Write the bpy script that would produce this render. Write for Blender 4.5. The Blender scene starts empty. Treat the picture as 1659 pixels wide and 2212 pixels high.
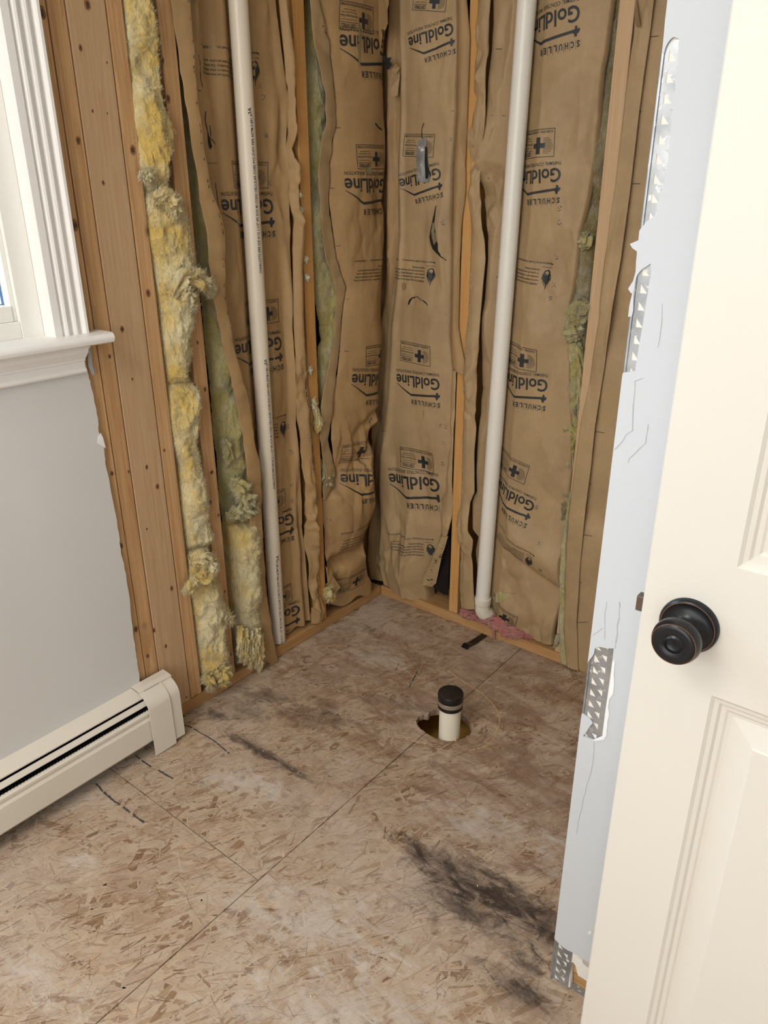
import bpy, bmesh, math, random
import numpy as np
from mathutils import Matrix, Vector

# ------------------------------------------------------------------ camera, light, exposure
FPX, IW, IH = 1636.84, 1659.0, 2212.0
PITCH, HEAD, ROLL = [math.radians(a) for a in (22.84975603, 38.60259921, -0.16877082)]
CAM = np.array([1.60442479, -1.98964817, 1.42])
_F = np.array([-math.sin(HEAD) * math.cos(PITCH), math.cos(HEAD) * math.cos(PITCH), -math.sin(PITCH)])
_rt = np.array([math.cos(HEAD), math.sin(HEAD), 0.0]); _up = np.cross(_rt, _F)
RT = _rt * math.cos(ROLL) + _up * math.sin(ROLL); UP = _up * math.cos(ROLL) - _rt * math.sin(ROLL)
scn = bpy.context.scene
C = scn.collection
cam_d = bpy.data.cameras.new('camera'); cam = bpy.data.objects.new('camera', cam_d); C.objects.link(cam)
cam_d.sensor_fit = 'HORIZONTAL'; cam_d.sensor_width = 36.0; cam_d.lens = FPX / IW * 36.0
cam_d.clip_start = 0.02; cam_d.clip_end = 100
M = Matrix.Identity(4)
for i in range(3):
    M[i][0], M[i][1], M[i][2], M[i][3] = RT[i], UP[i], -_F[i], CAM[i]
cam.matrix_world = M
scn.camera = cam
scn.view_settings.view_transform = 'Standard'; scn.view_settings.look = 'None'
scn.view_settings.gamma = 1.0; scn.view_settings.use_curve_mapping = False
scn.view_settings.exposure = 0.38

world = bpy.data.worlds.new('sky'); scn.world = world; world.use_nodes = True
world.node_tree.nodes['Background'].inputs[0].default_value = (0.78, 0.90, 1.0, 1)
world.node_tree.nodes['Background'].inputs[1].default_value = 3.5

def area(name, loc, target, sx, sy, power, col, spread=180):
    d = bpy.data.lights.new(name, 'AREA'); d.shape = 'RECTANGLE'; d.size = sx; d.size_y = sy
    d.energy = power; d.color = col; d.spread = math.radians(spread)
    o = bpy.data.objects.new(name, d); C.objects.link(o); o.location = loc
    o.rotation_euler = (Vector(target) - Vector(loc)).to_track_quat('-Z', 'Y').to_euler()
    return o
area('sky_light_window', (-1.25, -1.75, 2.75), (0.0, -1.5, 1.6), 2.0, 2.0, 80, (0.78, 0.89, 1.0))
area('ceiling_lamp_light', (0.75, -2.60, 2.40), (0.75, -2.3, 0.0), 0.8, 0.8, 18, (1.0, 0.94, 0.86))
area('rear_fill_light', (1.3, -3.6, 1.35), (0.9, -0.9, 0.75), 2.0, 1.9, 34, (1.0, 0.975, 0.94))  # added soft fill from behind the camera; no opening is built there

# ------------------------------------------------------------------ measuring helpers
def ray(px, py):
    return RT * (px - IW / 2) / FPX - UP * (py - IH / 2) / FPX + _F
def hit(px, py, ax, val):
    d = ray(px, py); return CAM + (val - CAM[ax]) / d[ax] * d
def wl(px, py, d=0.0):
    p = hit(px, py, 0, -d); return p[1], p[2]
def wr(px, py, d=0.0):
    p = hit(px, py, 1, d); return p[0], p[2]
def PL(u, z, d): return np.stack([-d + 0 * u, u, z + 0 * u], -1)
def PR(u, z, d): return np.stack([u, d + 0 * u, z + 0 * u], -1)

# ------------------------------------------------------------------ numpy noise
def _h(ix, iy, s):
    n = (ix.astype(np.int64) * 374761393 + iy.astype(np.int64) * 668265263 + s * 974634777) & 0x7fffffff
    n = ((n ^ (n >> 13)) * 1274126177) & 0x7fffffff
    n = ((n ^ (n >> 16)) * 1103515245 + 12345) & 0x7fffffff
    return ((n >> 7) & 0xffffff) / float(0xffffff)
def pn(x, y, s=0):
    ix, iy = np.floor(x), np.floor(y); fx, fy = x - ix, y - iy
    sx, sy = fx * fx * (3 - 2 * fx), fy * fy * (3 - 2 * fy)
    def g(dx, dy):
        a = _h(ix + dx, iy + dy, s) * 2 * np.pi
        return np.cos(a) * (fx - dx) + np.sin(a) * (fy - dy)
    a = g(0, 0) * (1 - sx) + g(1, 0) * sx; b = g(0, 1) * (1 - sx) + g(1, 1) * sx
    return (a * (1 - sy) + b * sy) * 1.5
def fbm(x, y, s=0, o=4):
    r = 0; a = 1.0
    for i in range(o):
        r = r + a * pn(x * 2 ** i, y * 2 ** i, s + i * 17); a *= 0.5
    return r
def worley(x, y, s=0):
    ix, iy = np.floor(x), np.floor(y); f1 = np.full(x.shape, 9.0); f2 = np.full(x.shape, 9.0)
    for dx in (-1, 0, 1):
        for dy in (-1, 0, 1):
            cx, cy = ix + dx, iy + dy
            px = cx + _h(cx, cy, s); py = cy + _h(cx, cy, s + 5)
            d = np.hypot(x - px, y - py)
            f2 = np.minimum(f2, np.maximum(f1, d)); f1 = np.minimum(f1, d)
    return f1, f2
def envelope(x, y, s):
    """upper envelope of randomly tilted patches: straight folds between flat facets, like handled paper"""
    ix, iy = np.floor(x), np.floor(y); e = np.full(x.shape, -9.0)
    for dx in (-1, 0, 1):
        for dy in (-1, 0, 1):
            cx, cy = ix + dx, iy + dy
            px = cx + _h(cx, cy, s); py = cy + _h(cx, cy, s + 5); gx = _h(cx, cy, s + 6) - .5; gy = _h(cx, cy, s + 7) - .5
            e = np.maximum(e, 0.9 * (gx * (x - px) + gy * (y - py)) + 0.25 * _h(cx, cy, s + 8) - 0.42 * ((x - px) ** 2 + (y - py) ** 2))
    return e
def crumple(u, z, s, size=0.06, stretch=2.2):
    wx = u + 0.012 * pn(u * 7, z * 5, s + 3); wz = z + 0.02 * pn(u * 6, z * 7, s + 4); a = 0.35
    x, y = wx * math.cos(a) - wz / stretch * math.sin(a), wx * math.sin(a) + wz / stretch * math.cos(a)
    x2, y2 = wx * math.cos(-.5) - wz / stretch * math.sin(-.5), wx * math.sin(-.5) + wz / stretch * math.cos(-.5)
    m = np.clip(0.50 + 1.5 * pn(u * 5, z * 3.0, s + 11), 0.05, 1.5)
    q = envelope(x / size, y / size, s) - envelope(x2 / size * .8 + 3, y2 / size * .8, s + 31)
    f = envelope(x2 / size * 2.2, y2 / size * 2.2 + 5, s + 51) - envelope(x / size * 2.6, y / size * 2.6, s + 71)
    return m * (6.5 * q + 2.2 * f)

# ------------------------------------------------------------------ materials
def new_mat(name):
    m = bpy.data.materials.new(name); m.use_nodes = True
    nt = m.node_tree; b = nt.nodes['Principled BSDF']
    return m, nt, b
def N(nt, t, **k):
    n = nt.nodes.new(t)
    for a, v in k.items():
        if a.startswith('i_'):
            key = a[2:]; key = int(key) if key.isdigit() else key
            n.inputs[key].default_value = v
        else: setattr(n, a, v)
    return n
def coords(nt, scale=(1, 1, 1), rot=(0, 0, 0), loc=(0, 0, 0)):
    tc = N(nt, 'ShaderNodeTexCoord'); mp = N(nt, 'ShaderNodeMapping')
    mp.inputs['Scale'].default_value = scale; mp.inputs['Rotation'].default_value = rot; mp.inputs['Location'].default_value = loc
    nt.links.new(tc.outputs['Object'], mp.inputs['Vector']); return mp.outputs[0]
def noise(nt, vec, scale, detail=4, rough=0.55, dist=0.0):
    n = N(nt, 'ShaderNodeTexNoise', i_Scale=scale, i_Detail=detail, i_Roughness=rough, i_Distortion=dist)
    nt.links.new(vec, n.inputs['Vector']); return n
def ramp(nt, fac, stops):
    r = N(nt, 'ShaderNodeValToRGB'); e = r.color_ramp.elements
    while len(e) < len(stops): e.new(0.5)
    for el, (p, c) in zip(e, stops):
        el.position = p; el.color = (c if hasattr(c, '__len__') else (c, c, c)) + ((1,) if not hasattr(c, '__len__') or len(c) == 3 else ())
    nt.links.new(fac, r.inputs[0]); return r.outputs[0]
def mixc(nt, fac, a, b, mode='MIX'):
    m = N(nt, 'ShaderNodeMix', data_type='RGBA', blend_type=mode, clamp_factor=True)
    for s, v in ((m.inputs[0], fac), (m.inputs[6], a), (m.inputs[7], b)):
        if hasattr(v, 'links') or isinstance(v, bpy.types.NodeSocket): nt.links.new(v, s)
        elif isinstance(v, (int, float)): s.default_value = v
        else: s.default_value = tuple(v) + ((1,) if len(v) == 3 else ())
    return m.outputs[2]
def math_(nt, op, a, b=None, clamp=False):
    m = N(nt, 'ShaderNodeMath', operation=op, use_clamp=clamp)
    for s, v in ((m.inputs[0], a), (m.inputs[1], b)):
        if v is None: continue
        if isinstance(v, bpy.types.NodeSocket): nt.links.new(v, s)
        else: s.default_value = v
    return m.outputs[0]
def bump(nt, b, h, strength, dist):
    n = N(nt, 'ShaderNodeBump', i_Strength=strength, i_Distance=dist)
    nt.links.new(h, n.inputs['Height']); nt.links.new(n.outputs[0], b.inputs['Normal'])
def plain(name, col, rough=0.5, metal=0.0, var=0.06, vscale=6.0, bs=0.0, bscale=200.0, spec=0.5):
    m, nt, b = new_mat(name); v = coords(nt)
    n = noise(nt, v, vscale, 3)
    lo = tuple(c * (1 - var) for c in col); hi = tuple(min(1, c * (1 + var)) for c in col)
    nt.links.new(ramp(nt, n.outputs[0], [(0.3, lo), (0.7, hi)]), b.inputs['Base Color'])
    b.inputs['Roughness'].default_value = rough; b.inputs['Metallic'].default_value = metal
    b.inputs['Specular IOR Level'].default_value = spec
    if bs: bump(nt, b, noise(nt, v, bscale, 2).outputs[0], 0.5, bs)
    return m

def wood_mat(name, axis, light=(0.67, 0.425, 0.215), dark=(0.41, 0.22, 0.09), knots=True):
    m, nt, b = new_mat(name)
    sc = [16.0, 16.0, 16.0]; sc[axis] = 0.55
    v = coords(nt, tuple(sc))
    oi = N(nt, 'ShaderNodeObjectInfo')
    add = N(nt, 'ShaderNodeVectorMath', operation='ADD'); nt.links.new(v, add.inputs[0])
    cmb = N(nt, 'ShaderNodeVectorMath', operation='SCALE'); cmb.inputs[0].default_value = (37, 51, 13)
    nt.links.new(oi.outputs['Random'], cmb.inputs['Scale']); nt.links.new(cmb.outputs[0], add.inputs[1])
    v = add.outputs[0]
    n1 = noise(nt, v, 1.1, 5, 0.55, 0.9)
    band = math_(nt, 'FRACT', math_(nt, 'MULTIPLY', n1.outputs[0], 9.0))
    n2 = noise(nt, v, 9.0, 3, 0.6)
    g = math_(nt, 'ADD', math_(nt, 'MULTIPLY', band, 0.30), math_(nt, 'MULTIPLY', n2.outputs[0], 0.75))
    col = ramp(nt, g, [(0.25, light), (0.85, dark)])
    hue = ramp(nt, oi.outputs['Random'], [(0.0, (0.90, 0.88, 0.86)), (1.0, (1.12, 1.14, 1.18))])
    col = mixc(nt, 1.0, col, hue, 'MULTIPLY')
    dust = noise(nt, coords(nt, (3, 3, 3)), 1.5, 5, 0.65)
    col = mixc(nt, ramp(nt, dust.outputs[0], [(0.55, 0.0), (0.75, 0.18)]), col, (0.66, 0.55, 0.42))
    if knots:
        ks = [19.0, 19.0, 19.0]; ks[axis] = 13.0
        vv = coords(nt, tuple(ks)); a2 = N(nt, 'ShaderNodeVectorMath', operation='ADD')
        nt.links.new(vv, a2.inputs[0]); nt.links.new(cmb.outputs[0], a2.inputs[1])
        vo = N(nt, 'ShaderNodeTexVoronoi', i_Scale=1.0, i_Randomness=1.0); nt.links.new(a2.outputs[0], vo.inputs['Vector'])
        sep = N(nt, 'ShaderNodeSeparateColor'); nt.links.new(vo.outputs['Color'], sep.inputs[0])
        sel = math_(nt, 'GREATER_THAN', sep.outputs[0], 0.955)
        dd = math_(nt, 'ADD', vo.outputs['Distance'], math_(nt, 'MULTIPLY', n2.outputs[0], 0.06))
        kn = ramp(nt, dd, [(0.10, 1.0), (0.19, 0.45), (0.30, 0.0)])
        col = mixc(nt, math_(nt, 'MULTIPLY', kn, sel), col, (0.115, 0.045, 0.018))
    nt.links.new(col, b.inputs['Base Color']); b.inputs['Roughness'].default_value = 0.62
    b.inputs['Specular IOR Level'].default_value = 0.3
    bump(nt, b, g, 0.4, 0.0012)
    return m

def paper_mat(name, base=(0.385, 0.245, 0.112)):
    m, nt, b = new_mat(name); v = coords(nt)
    n = noise(nt, v, 7, 5, 0.6); n2 = noise(nt, coords(nt, (60, 60, 14)), 3, 4, 0.7)
    lo = tuple(c * 0.86 for c in base); hi = tuple(c * 1.13 for c in base)
    col = ramp(nt, n.outputs[0], [(0.3, lo), (0.7, hi)])
    col = mixc(nt, ramp(nt, n2.outputs[0], [(0.45, 0.0), (0.75, 0.28)]), col, tuple(c * 0.7 for c in base))
    # faint waxy streaks where the facing rubbed
    n3 = noise(nt, coords(nt, (9, 9, 2.2)), 2.0, 5, 0.7)
    col = mixc(nt, ramp(nt, n3.outputs[0], [(0.58, 0.0), (0.76, 0.14)]), col, (0.60, 0.48, 0.34))
    nt.links.new(col, b.inputs['Base Color']); b.inputs['Roughness'].default_value = 0.56
    b.inputs['Specular IOR Level'].default_value = 0.35
    h = math_(nt, 'ADD', math_(nt, 'MULTIPLY', n2.outputs[0], 0.15), math_(nt, 'MULTIPLY', n.outputs[0], 0.8))
    bump(nt, b, h, 0.4, 0.004)
    return m

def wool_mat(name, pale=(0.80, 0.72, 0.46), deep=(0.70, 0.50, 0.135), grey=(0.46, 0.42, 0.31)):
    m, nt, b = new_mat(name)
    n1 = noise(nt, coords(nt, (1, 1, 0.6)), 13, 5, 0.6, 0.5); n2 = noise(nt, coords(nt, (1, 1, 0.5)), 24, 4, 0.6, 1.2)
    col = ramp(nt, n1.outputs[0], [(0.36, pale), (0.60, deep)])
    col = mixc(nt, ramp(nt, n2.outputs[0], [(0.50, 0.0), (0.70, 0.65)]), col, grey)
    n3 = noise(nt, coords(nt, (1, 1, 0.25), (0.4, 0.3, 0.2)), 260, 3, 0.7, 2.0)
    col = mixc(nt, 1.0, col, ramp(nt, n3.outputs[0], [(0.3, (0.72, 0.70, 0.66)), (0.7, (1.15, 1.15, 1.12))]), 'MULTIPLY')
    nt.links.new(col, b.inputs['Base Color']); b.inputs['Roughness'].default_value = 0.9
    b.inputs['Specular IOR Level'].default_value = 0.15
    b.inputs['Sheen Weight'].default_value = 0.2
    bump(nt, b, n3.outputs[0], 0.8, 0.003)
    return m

def drywall_mat(name, col, rough=0.6):
    m, nt, b = new_mat(name); v = coords(nt)
    n = noise(nt, v, 2.5, 4); nt.links.new(ramp(nt, n.outputs[0], [(0.3, tuple(c * 0.97 for c in col)), (0.7, tuple(c * 1.02 for c in col))]), b.inputs['Base Color'])
    b.inputs['Roughness'].default_value = rough; b.inputs['Specular IOR Level'].default_value = 0.3
    bump(nt, b, noise(nt, v, 150, 3).outputs[0], 0.25, 0.0006); return m

def osb_mat(flake=False):
    m, nt, b = new_mat('osb_strand' if flake else 'osb_strand_board')
    # overlapping layers of strands: each layer is a stretched, rotated cell pattern with its own grain
    layers = [((7, 46, 1), 0.93), ((9, 60, 1), 0.45), ((8, 40, 1), 1.35), ((10, 55, 1), 2.0), ((13, 80, 1), 1.05), ((12, 60, 1), -0.35)]
    pal = [(0.10, (0.13, 0.075, 0.042)), (0.30, (0.30, 0.185, 0.105)), (0.48, (0.47, 0.345, 0.235)), (0.64, (0.57, 0.455, 0.34)), (0.78, (0.42, 0.30, 0.22)), (0.95, (0.80, 0.60, 0.37))]
    col = None; hsum = None
    warp = noise(nt, coords(nt), 5.0, 3)
    for i, (sc, ang) in enumerate(layers):
        tc = N(nt, 'ShaderNodeTexCoord'); ad = N(nt, 'ShaderNodeVectorMath', operation='MULTIPLY_ADD')
        nt.links.new(warp.outputs['Color'], ad.inputs[0]); ad.inputs[1].default_value = (0.05, 0.05, 0); nt.links.new(tc.outputs['Object'], ad.inputs[2])
        r1 = N(nt, 'ShaderNodeMapping'); r1.inputs['Rotation'].default_value = (0, 0, ang); nt.links.new(ad.outputs[0], r1.inputs[0])
        mp = N(nt, 'ShaderNodeMapping'); mp.inputs['Scale'].default_value = sc; mp.inputs['Location'].default_value = (i * 3.7, i * 5.1, 0)
        nt.links.new(r1.outputs[0], mp.inputs['Vector'])
        vo = N(nt, 'ShaderNodeTexVoronoi', i_Scale=1.0, i_Randomness=1.0, distance='CHEBYCHEV'); nt.links.new(mp.outputs[0], vo.inputs['Vector'])
        sep = N(nt, 'ShaderNodeSeparateColor'); nt.links.new(vo.outputs['Color'], sep.inputs[0])
        g = noise(nt, mp.outputs[0], 3.0, 4, 0.65, 0.2)
        gm = N(nt, 'ShaderNodeMapping'); gm.inputs['Scale'].default_value = (0.5, 7, 1); nt.links.new(mp.outputs[0], gm.inputs[0])
        g = noise(nt, gm.outputs[0], 1.0, 4, 0.7, 0.3)
        t = math_(nt, 'ADD', math_(nt, 'MULTIPLY', sep.outputs[0], 0.62), math_(nt, 'MULTIPLY', g.outputs[0], 0.42))
        c = ramp(nt, t, pal)
        if col is None: col = c; hsum = t
        else:
            mask = math_(nt, 'GREATER_THAN', sep.outputs[1], 0.52)
            col = mixc(nt, mask, col, c)
            mh = N(nt, 'ShaderNodeMix', data_type='FLOAT'); nt.links.new(mask, mh.inputs[0]); nt.links.new(hsum, mh.inputs[2]); nt.links.new(t, mh.inputs[3]); hsum = mh.outputs[0]
    if flake:
        at = N(nt, 'ShaderNodeAttribute', attribute_name='tone', attribute_type='GEOMETRY'); uv = N(nt, 'ShaderNodeUVMap')
        g1 = noise(nt, uv.outputs[0], 1.0, 4, 0.65, 0.25); g2 = noise(nt, uv.outputs[0], 0.35, 2, 0.5)
        hsum = math_(nt, 'ADD', math_(nt, 'MULTIPLY', at.outputs['Fac'], 0.60), math_(nt, 'ADD', math_(nt, 'MULTIPLY', g1.outputs[0], 0.38), math_(nt, 'MULTIPLY', g2.outputs[0], 0.10)))
        col = ramp(nt, hsum, pal)
    # fine dark cracks and splinters following the strands
    sp = noise(nt, coords(nt, (14, 150, 1), (0, 0, 0.93)), 1.4, 4, 0.75, 1.2)
    col = mixc(nt, ramp(nt, sp.outputs[0], [(0.60, 0.0), (0.70, 0.55)]), col, (0.10, 0.060, 0.035))
    sp2 = noise(nt, coords(nt, (20, 130, 1), (0, 0, 1.9)), 1.2, 3, 0.7, 0.8)
    col = mixc(nt, ramp(nt, sp2.outputs[0], [(0.64, 0.0), (0.74, 0.45)]), col, (0.12, 0.075, 0.045))
    # brown weathering toward the shower area, dusty greying in broad patches
    n = noise(nt, coords(nt), 2.6, 6, 0.65, 0.4)
    col = mixc(nt, ramp(nt, n.outputs[0], [(0.44, 0.0), (0.70, 0.42)]), col, (0.68, 0.60, 0.545))
    n = noise(nt, coords(nt, (1, 1, 1), (0, 0, 0), (4, 2, 0)), 3.4, 6, 0.7, 0.8)
    col = mixc(nt, ramp(nt, n.outputs[0], [(0.52, 0.0), (0.72, 0.42)]), col, (0.24, 0.125, 0.068))
    # broad reddish-brown patches darken the back of the floor, smaller blots follow
    BN = {}
    def blot(col, cx, cy, ang, rx, ry, amt, c, soft=0.35, ns=16.0, na=4.6):
        mp = coords(nt); s = N(nt, 'ShaderNodeVectorMath', operation='SUBTRACT'); nt.links.new(mp, s.inputs[0]); s.inputs[1].default_value = (cx, cy, 0)
        r = N(nt, 'ShaderNodeMapping'); r.inputs['Rotation'].default_value = (0, 0, -ang); nt.links.new(s.outputs[0], r.inputs[0])
        q = N(nt, 'ShaderNodeMapping'); q.inputs['Scale'].default_value = (1 / rx, 1 / ry, 0); nt.links.new(r.outputs[0], q.inputs[0])
        ln = N(nt, 'ShaderNodeVectorMath', operation='LENGTH'); nt.links.new(q.outputs[0], ln.inputs[0])
        nn = BN.get(ns) or noise(nt, coords(nt, (1, 2.2, 1), (0, 0, 0.93)), ns, 5, 0.72, 0.6); BN[ns] = nn
        d = math_(nt, 'ADD', ln.outputs['Value'], math_(nt, 'MULTIPLY', math_(nt, 'SUBTRACT', nn.outputs[0], 0.5), na))
        f = ramp(nt, d, [(soft - 0.3, amt), (1.45, 0.0)])
        return mixc(nt, f, col, c)
    col = blot(col, 0.50, -0.30, 0.2, 0.85, 0.42, 0.50, (0.215, 0.120, 0.062), 0.3, 7.0)
    col = blot(col, 0.95, -0.55, 0.2, 0.45, 0.40, 0.45, (0.20, 0.105, 0.06), 0.3, 7.0)
    dk = (0.045, 0.032, 0.026)
    for a in [(1.02, -0.93, 0.1, 0.25, 0.12, 0.62), (1.15, -0.88, 0.0, 0.12, 0.08, 0.6), (0.88, -0.90, 0.1, 0.14, 0.05, 0.5), (1.18, -1.05, 0.2, 0.10, 0.05, 0.55), (0.30, -0.895, 0.0, 0.24, 0.03, 0.45), (0.12, -0.80, 0.4, 0.12, 0.07, 0.4), (0.33, -0.66, 0.4, 0.20, 0.06, 0.35)]:
        col = blot(col, *a, (0.115, 0.082, 0.072), 0.3, 7.0, 2.4)
    for a in [(0.93, -0.905, 0.02, 0.13, 0.050, 0.85), (1.06, -0.90, 0.1, 0.12, 0.065, 0.92), (1.16, -0.90, 0.0, 0.06, 0.05, 0.9),
              (0.82, -0.90, 0.0, 0.07, 0.03, 0.7), (1.01, -0.965, 0.3, 0.12, 0.045, 0.7), (1.20, -1.055, 0.2, 0.06, 0.022, 0.9), (1.17, -1.00, 0.5, 0.05, 0.03, 0.8),
              (0.24, -0.90, 0.0, 0.12, 0.018, 0.8), (0.39, -0.895, 0.0, 0.10, 0.016, 0.85), (0.08, -0.87, 0.2, 0.07, 0.03, 0.75), (0.30, -0.70, 0.4, 0.16, 0.05, 0.45),
              (0.12, -0.72, 0.5, 0.09, 0.05, 0.5), (0.45, -0.50, 0.3, 0.16, 0.03, 0.4)]:
        col = blot(col, *a[:5], a[5] * 0.92, dk)
    for a in [(0.24, -1.41, 0.3, 0.05, 0.03), (0.40, -0.98, 0.0, 0.15, 0.03), (0.33, -1.02, 0.6, 0.13, 0.04), (0.45, -1.62, 0.2, 0.14, 0.05), (0.78, -1.19, 0.3, 0.22, 0.10),
              (0.95, -1.30, 0.6, 0.22, 0.10), (0.9, -0.74, 0.4, 0.16, 0.06), (1.15, -0.72, 0.1, 0.10, 0.07), (0.27, -0.34, 0.2, 0.12, 0.05)]:
        col = blot(col, *a, 0.55, (0.66, 0.60, 0.55))
    wsp = N(nt, 'ShaderNodeTexWhiteNoise')
    nt.links.new(col, b.inputs['Base Color'])
    b.inputs['Roughness'].default_value = 0.58; b.inputs['Specular IOR Level'].default_value = 0.35
    bump(nt, b, math_(nt, 'ADD', hsum, math_(nt, 'MULTIPLY', sp.outputs[0], -0.5)), 0.6, 0.0022)
    return m

def fleck_metal(name):
    m, nt, b = new_mat(name); v = coords(nt)
    n = noise(nt, v, 70, 5, 0.65); f = ramp(nt, n.outputs[0], [(0.60, 0.0), (0.68, 1.0)])
    n2 = noise(nt, v, 25, 3)
    c = ramp(nt, n2.outputs[0], [(0.3, (0.30, 0.32, 0.34)), (0.7, (0.50, 0.52, 0.54))])
    nt.links.new(mixc(nt, f, c, (0.86, 0.86, 0.84)), b.inputs['Base Color'])
    nt.links.new(math_(nt, 'SUBTRACT', 0.75, math_(nt, 'MULTIPLY', f, 0.75)), b.inputs['Metallic'])
    b.inputs['Roughness'].default_value = 0.45; return m

MT = dict(
    stud=wood_mat('pine_upright', 2), plate_l=wood_mat('pine_plate_left', 1, (0.56, 0.34, 0.15), (0.40, 0.21, 0.08)),
    plate_r=wood_mat('pine_plate_right', 0, (0.56, 0.34, 0.15), (0.40, 0.21, 0.08)), stud_pale=wood_mat('pine_pale', 2, (0.60, 0.42, 0.25), (0.49, 0.315, 0.17)),
    stud_orange=wood_mat('pine_orange', 2, (0.58, 0.32, 0.11), (0.47, 0.23, 0.07), False),
    paper=paper_mat('kraft_paper'), paper2=paper_mat('kraft_paper_light', (0.415, 0.29, 0.155)),
    inner=plain('asphalt_backed_kraft', (0.30, 0.19, 0.10), 0.55),
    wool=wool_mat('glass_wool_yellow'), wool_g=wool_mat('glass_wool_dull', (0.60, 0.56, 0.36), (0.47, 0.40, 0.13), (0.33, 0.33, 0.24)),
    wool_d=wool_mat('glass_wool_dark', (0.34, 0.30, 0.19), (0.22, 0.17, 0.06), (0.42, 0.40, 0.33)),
    pink=wool_mat('glass_wool_pink', (0.62, 0.30, 0.27), (0.50, 0.13, 0.13), (0.50, 0.34, 0.30)),
    fibre=plain('glass_fibre', (0.74, 0.68, 0.48), 0.6), fibre_p=plain('pink_fibre', (0.62, 0.33, 0.30), 0.6), fibre_d=plain('dull_fibre', (0.52, 0.49, 0.36), 0.6),
    ink=plain('print_ink', (0.022, 0.024, 0.026), 0.55, var=0.3, vscale=60), blue=plain('blue_black_ink', (0.050, 0.060, 0.085), 0.6, var=0.2, vscale=60),
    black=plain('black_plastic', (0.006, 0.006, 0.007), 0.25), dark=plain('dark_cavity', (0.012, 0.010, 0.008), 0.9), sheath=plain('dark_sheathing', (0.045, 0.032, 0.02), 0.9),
    pvc=plain('pvc_pipe', (0.76, 0.68, 0.56), 0.33, var=0.02), pvc_w=plain('pvc_white', (0.86, 0.84, 0.78), 0.30, var=0.02), pvc_c=plain('pvc_cream', (0.80, 0.76, 0.64), 0.38, var=0.03),
    wall=drywall_mat('grey_wall_paint', (0.66, 0.655, 0.645)), wallb=drywall_mat('pale_blue_grey_paint', (0.59, 0.62, 0.65)), ceil=drywall_mat('ceiling_paint', (0.78, 0.78, 0.76)),
    gyp=plain('gypsum_compound', (0.80, 0.78, 0.72), 0.85, var=0.05), gypw=plain('torn_white_paper', (0.84, 0.86, 0.87), 0.8),
    trim=plain('white_trim_gloss', (0.88, 0.87, 0.84), 0.28, var=0.01), sash=plain('white_vinyl', (0.87, 0.86, 0.81), 0.3, var=0.01),
    door=plain('door_paint', (0.69, 0.665, 0.605), 0.38, var=0.015, vscale=3), heater=plain('heater_enamel', (0.74, 0.69, 0.60), 0.35, var=0.015), fin=plain('heater_fin', (0.03, 0.03, 0.03), 0.4, 0.6),
    bronze=plain('oil_rubbed_bronze', (0.012, 0.013, 0.016), 0.30, 0.35, var=0.3, vscale=30), copper=plain('worn_copper_edge', (0.35, 0.17, 0.09), 0.35, 0.8),
    metal=fleck_metal('galvanised_bead'), clamp=plain('clamp_band', (0.30, 0.24, 0.19), 0.45, 0.3), rubber=plain('black_rubber', (0.006, 0.006, 0.007), 0.3),
    osb=osb_mat(), flake=osb_mat(True), joist=plain('subfloor_cavity', (0.62, 0.33, 0.07), 0.7), marker=plain('marker_ink', (0.075, 0.075, 0.078), 0.7), sawdust=plain('fresh_cut_wood', (0.60, 0.42, 0.24), 0.8),
    knot_ring=plain('knot_ring_wood', (0.26, 0.13, 0.055), 0.6, var=0.35, vscale=120), knot_core=plain('knot_core_wood', (0.085, 0.038, 0.018), 0.5, var=0.4, vscale=150), crack=plain('hairline_grey', (0.42, 0.43, 0.45), 0.8), siding=plain('house_siding', (0.26, 0.33, 0.37), 0.6), lath=plain('wood_chip', (0.55, 0.38, 0.2), 0.7),  # plain grey shared by cracks, scratches and a torn edge
)
mg, nt, b = new_mat('window_glass')
for n in list(nt.nodes):
    if n.type != 'OUTPUT_MATERIAL': nt.nodes.remove(n)
out = [n for n in nt.nodes if n.type == 'OUTPUT_MATERIAL'][0]
tr = N(nt, 'ShaderNodeBsdfTransparent'); tr.inputs[0].default_value = (0.93, 0.97, 1, 1); gl = N(nt, 'ShaderNodeBsdfGlossy', i_Roughness=0.03)
fr = N(nt, 'ShaderNodeFresnel', i_IOR=1.45); mx = N(nt, 'ShaderNodeMixShader')
nt.links.new(fr.outputs[0], mx.inputs[0]); nt.links.new(tr.outputs[0], mx.inputs[1]); nt.links.new(gl.outputs[0], mx.inputs[2]); nt.links.new(mx.outputs[0], out.inputs[0])
MT['glass'] = mg

# ------------------------------------------------------------------ object helpers
def link(name, verts, faces, mat, parent=None, smooth=False, kind=None, label=None):
    me = bpy.data.meshes.new(name); me.from_pydata([tuple(map(float, v)) for v in verts], [], [tuple(int(i) for i in f) for f in faces])
    me.materials.append(mat)
    if smooth: me.polygons.foreach_set('use_smooth', [True] * len(me.polygons))
    me.update()
    o = bpy.data.objects.new(name, me); C.objects.link(o)
    if parent is not None:
        o.parent = parent
        r = Vector((0, 0, 0)); p = parent
        while p is not None: r += p.location; p = p.parent
        o.location = -r
    if kind: o['kind'] = kind
    if label: o['label'] = label
    return o
def thing(name, loc, label, cat, group=None):
    o = bpy.data.objects.new(name, None); C.objects.link(o); o.location = loc; o.empty_display_size = 0.05
    o['label'] = label; o['category'] = cat
    if group: o['group'] = group
    return o
def tag(o, label, cat, group=None):
    o['label'] = label; o['category'] = cat
    if group: o['group'] = group
    return o
def struct(name, loc=(0, 0, 0), label=None):
    o = bpy.data.objects.new(name, None); C.objects.link(o); o.location = loc; o['kind'] = 'structure'; o['category'] = name.split('_')[0]
    o['label'] = label or name
    return o
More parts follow.
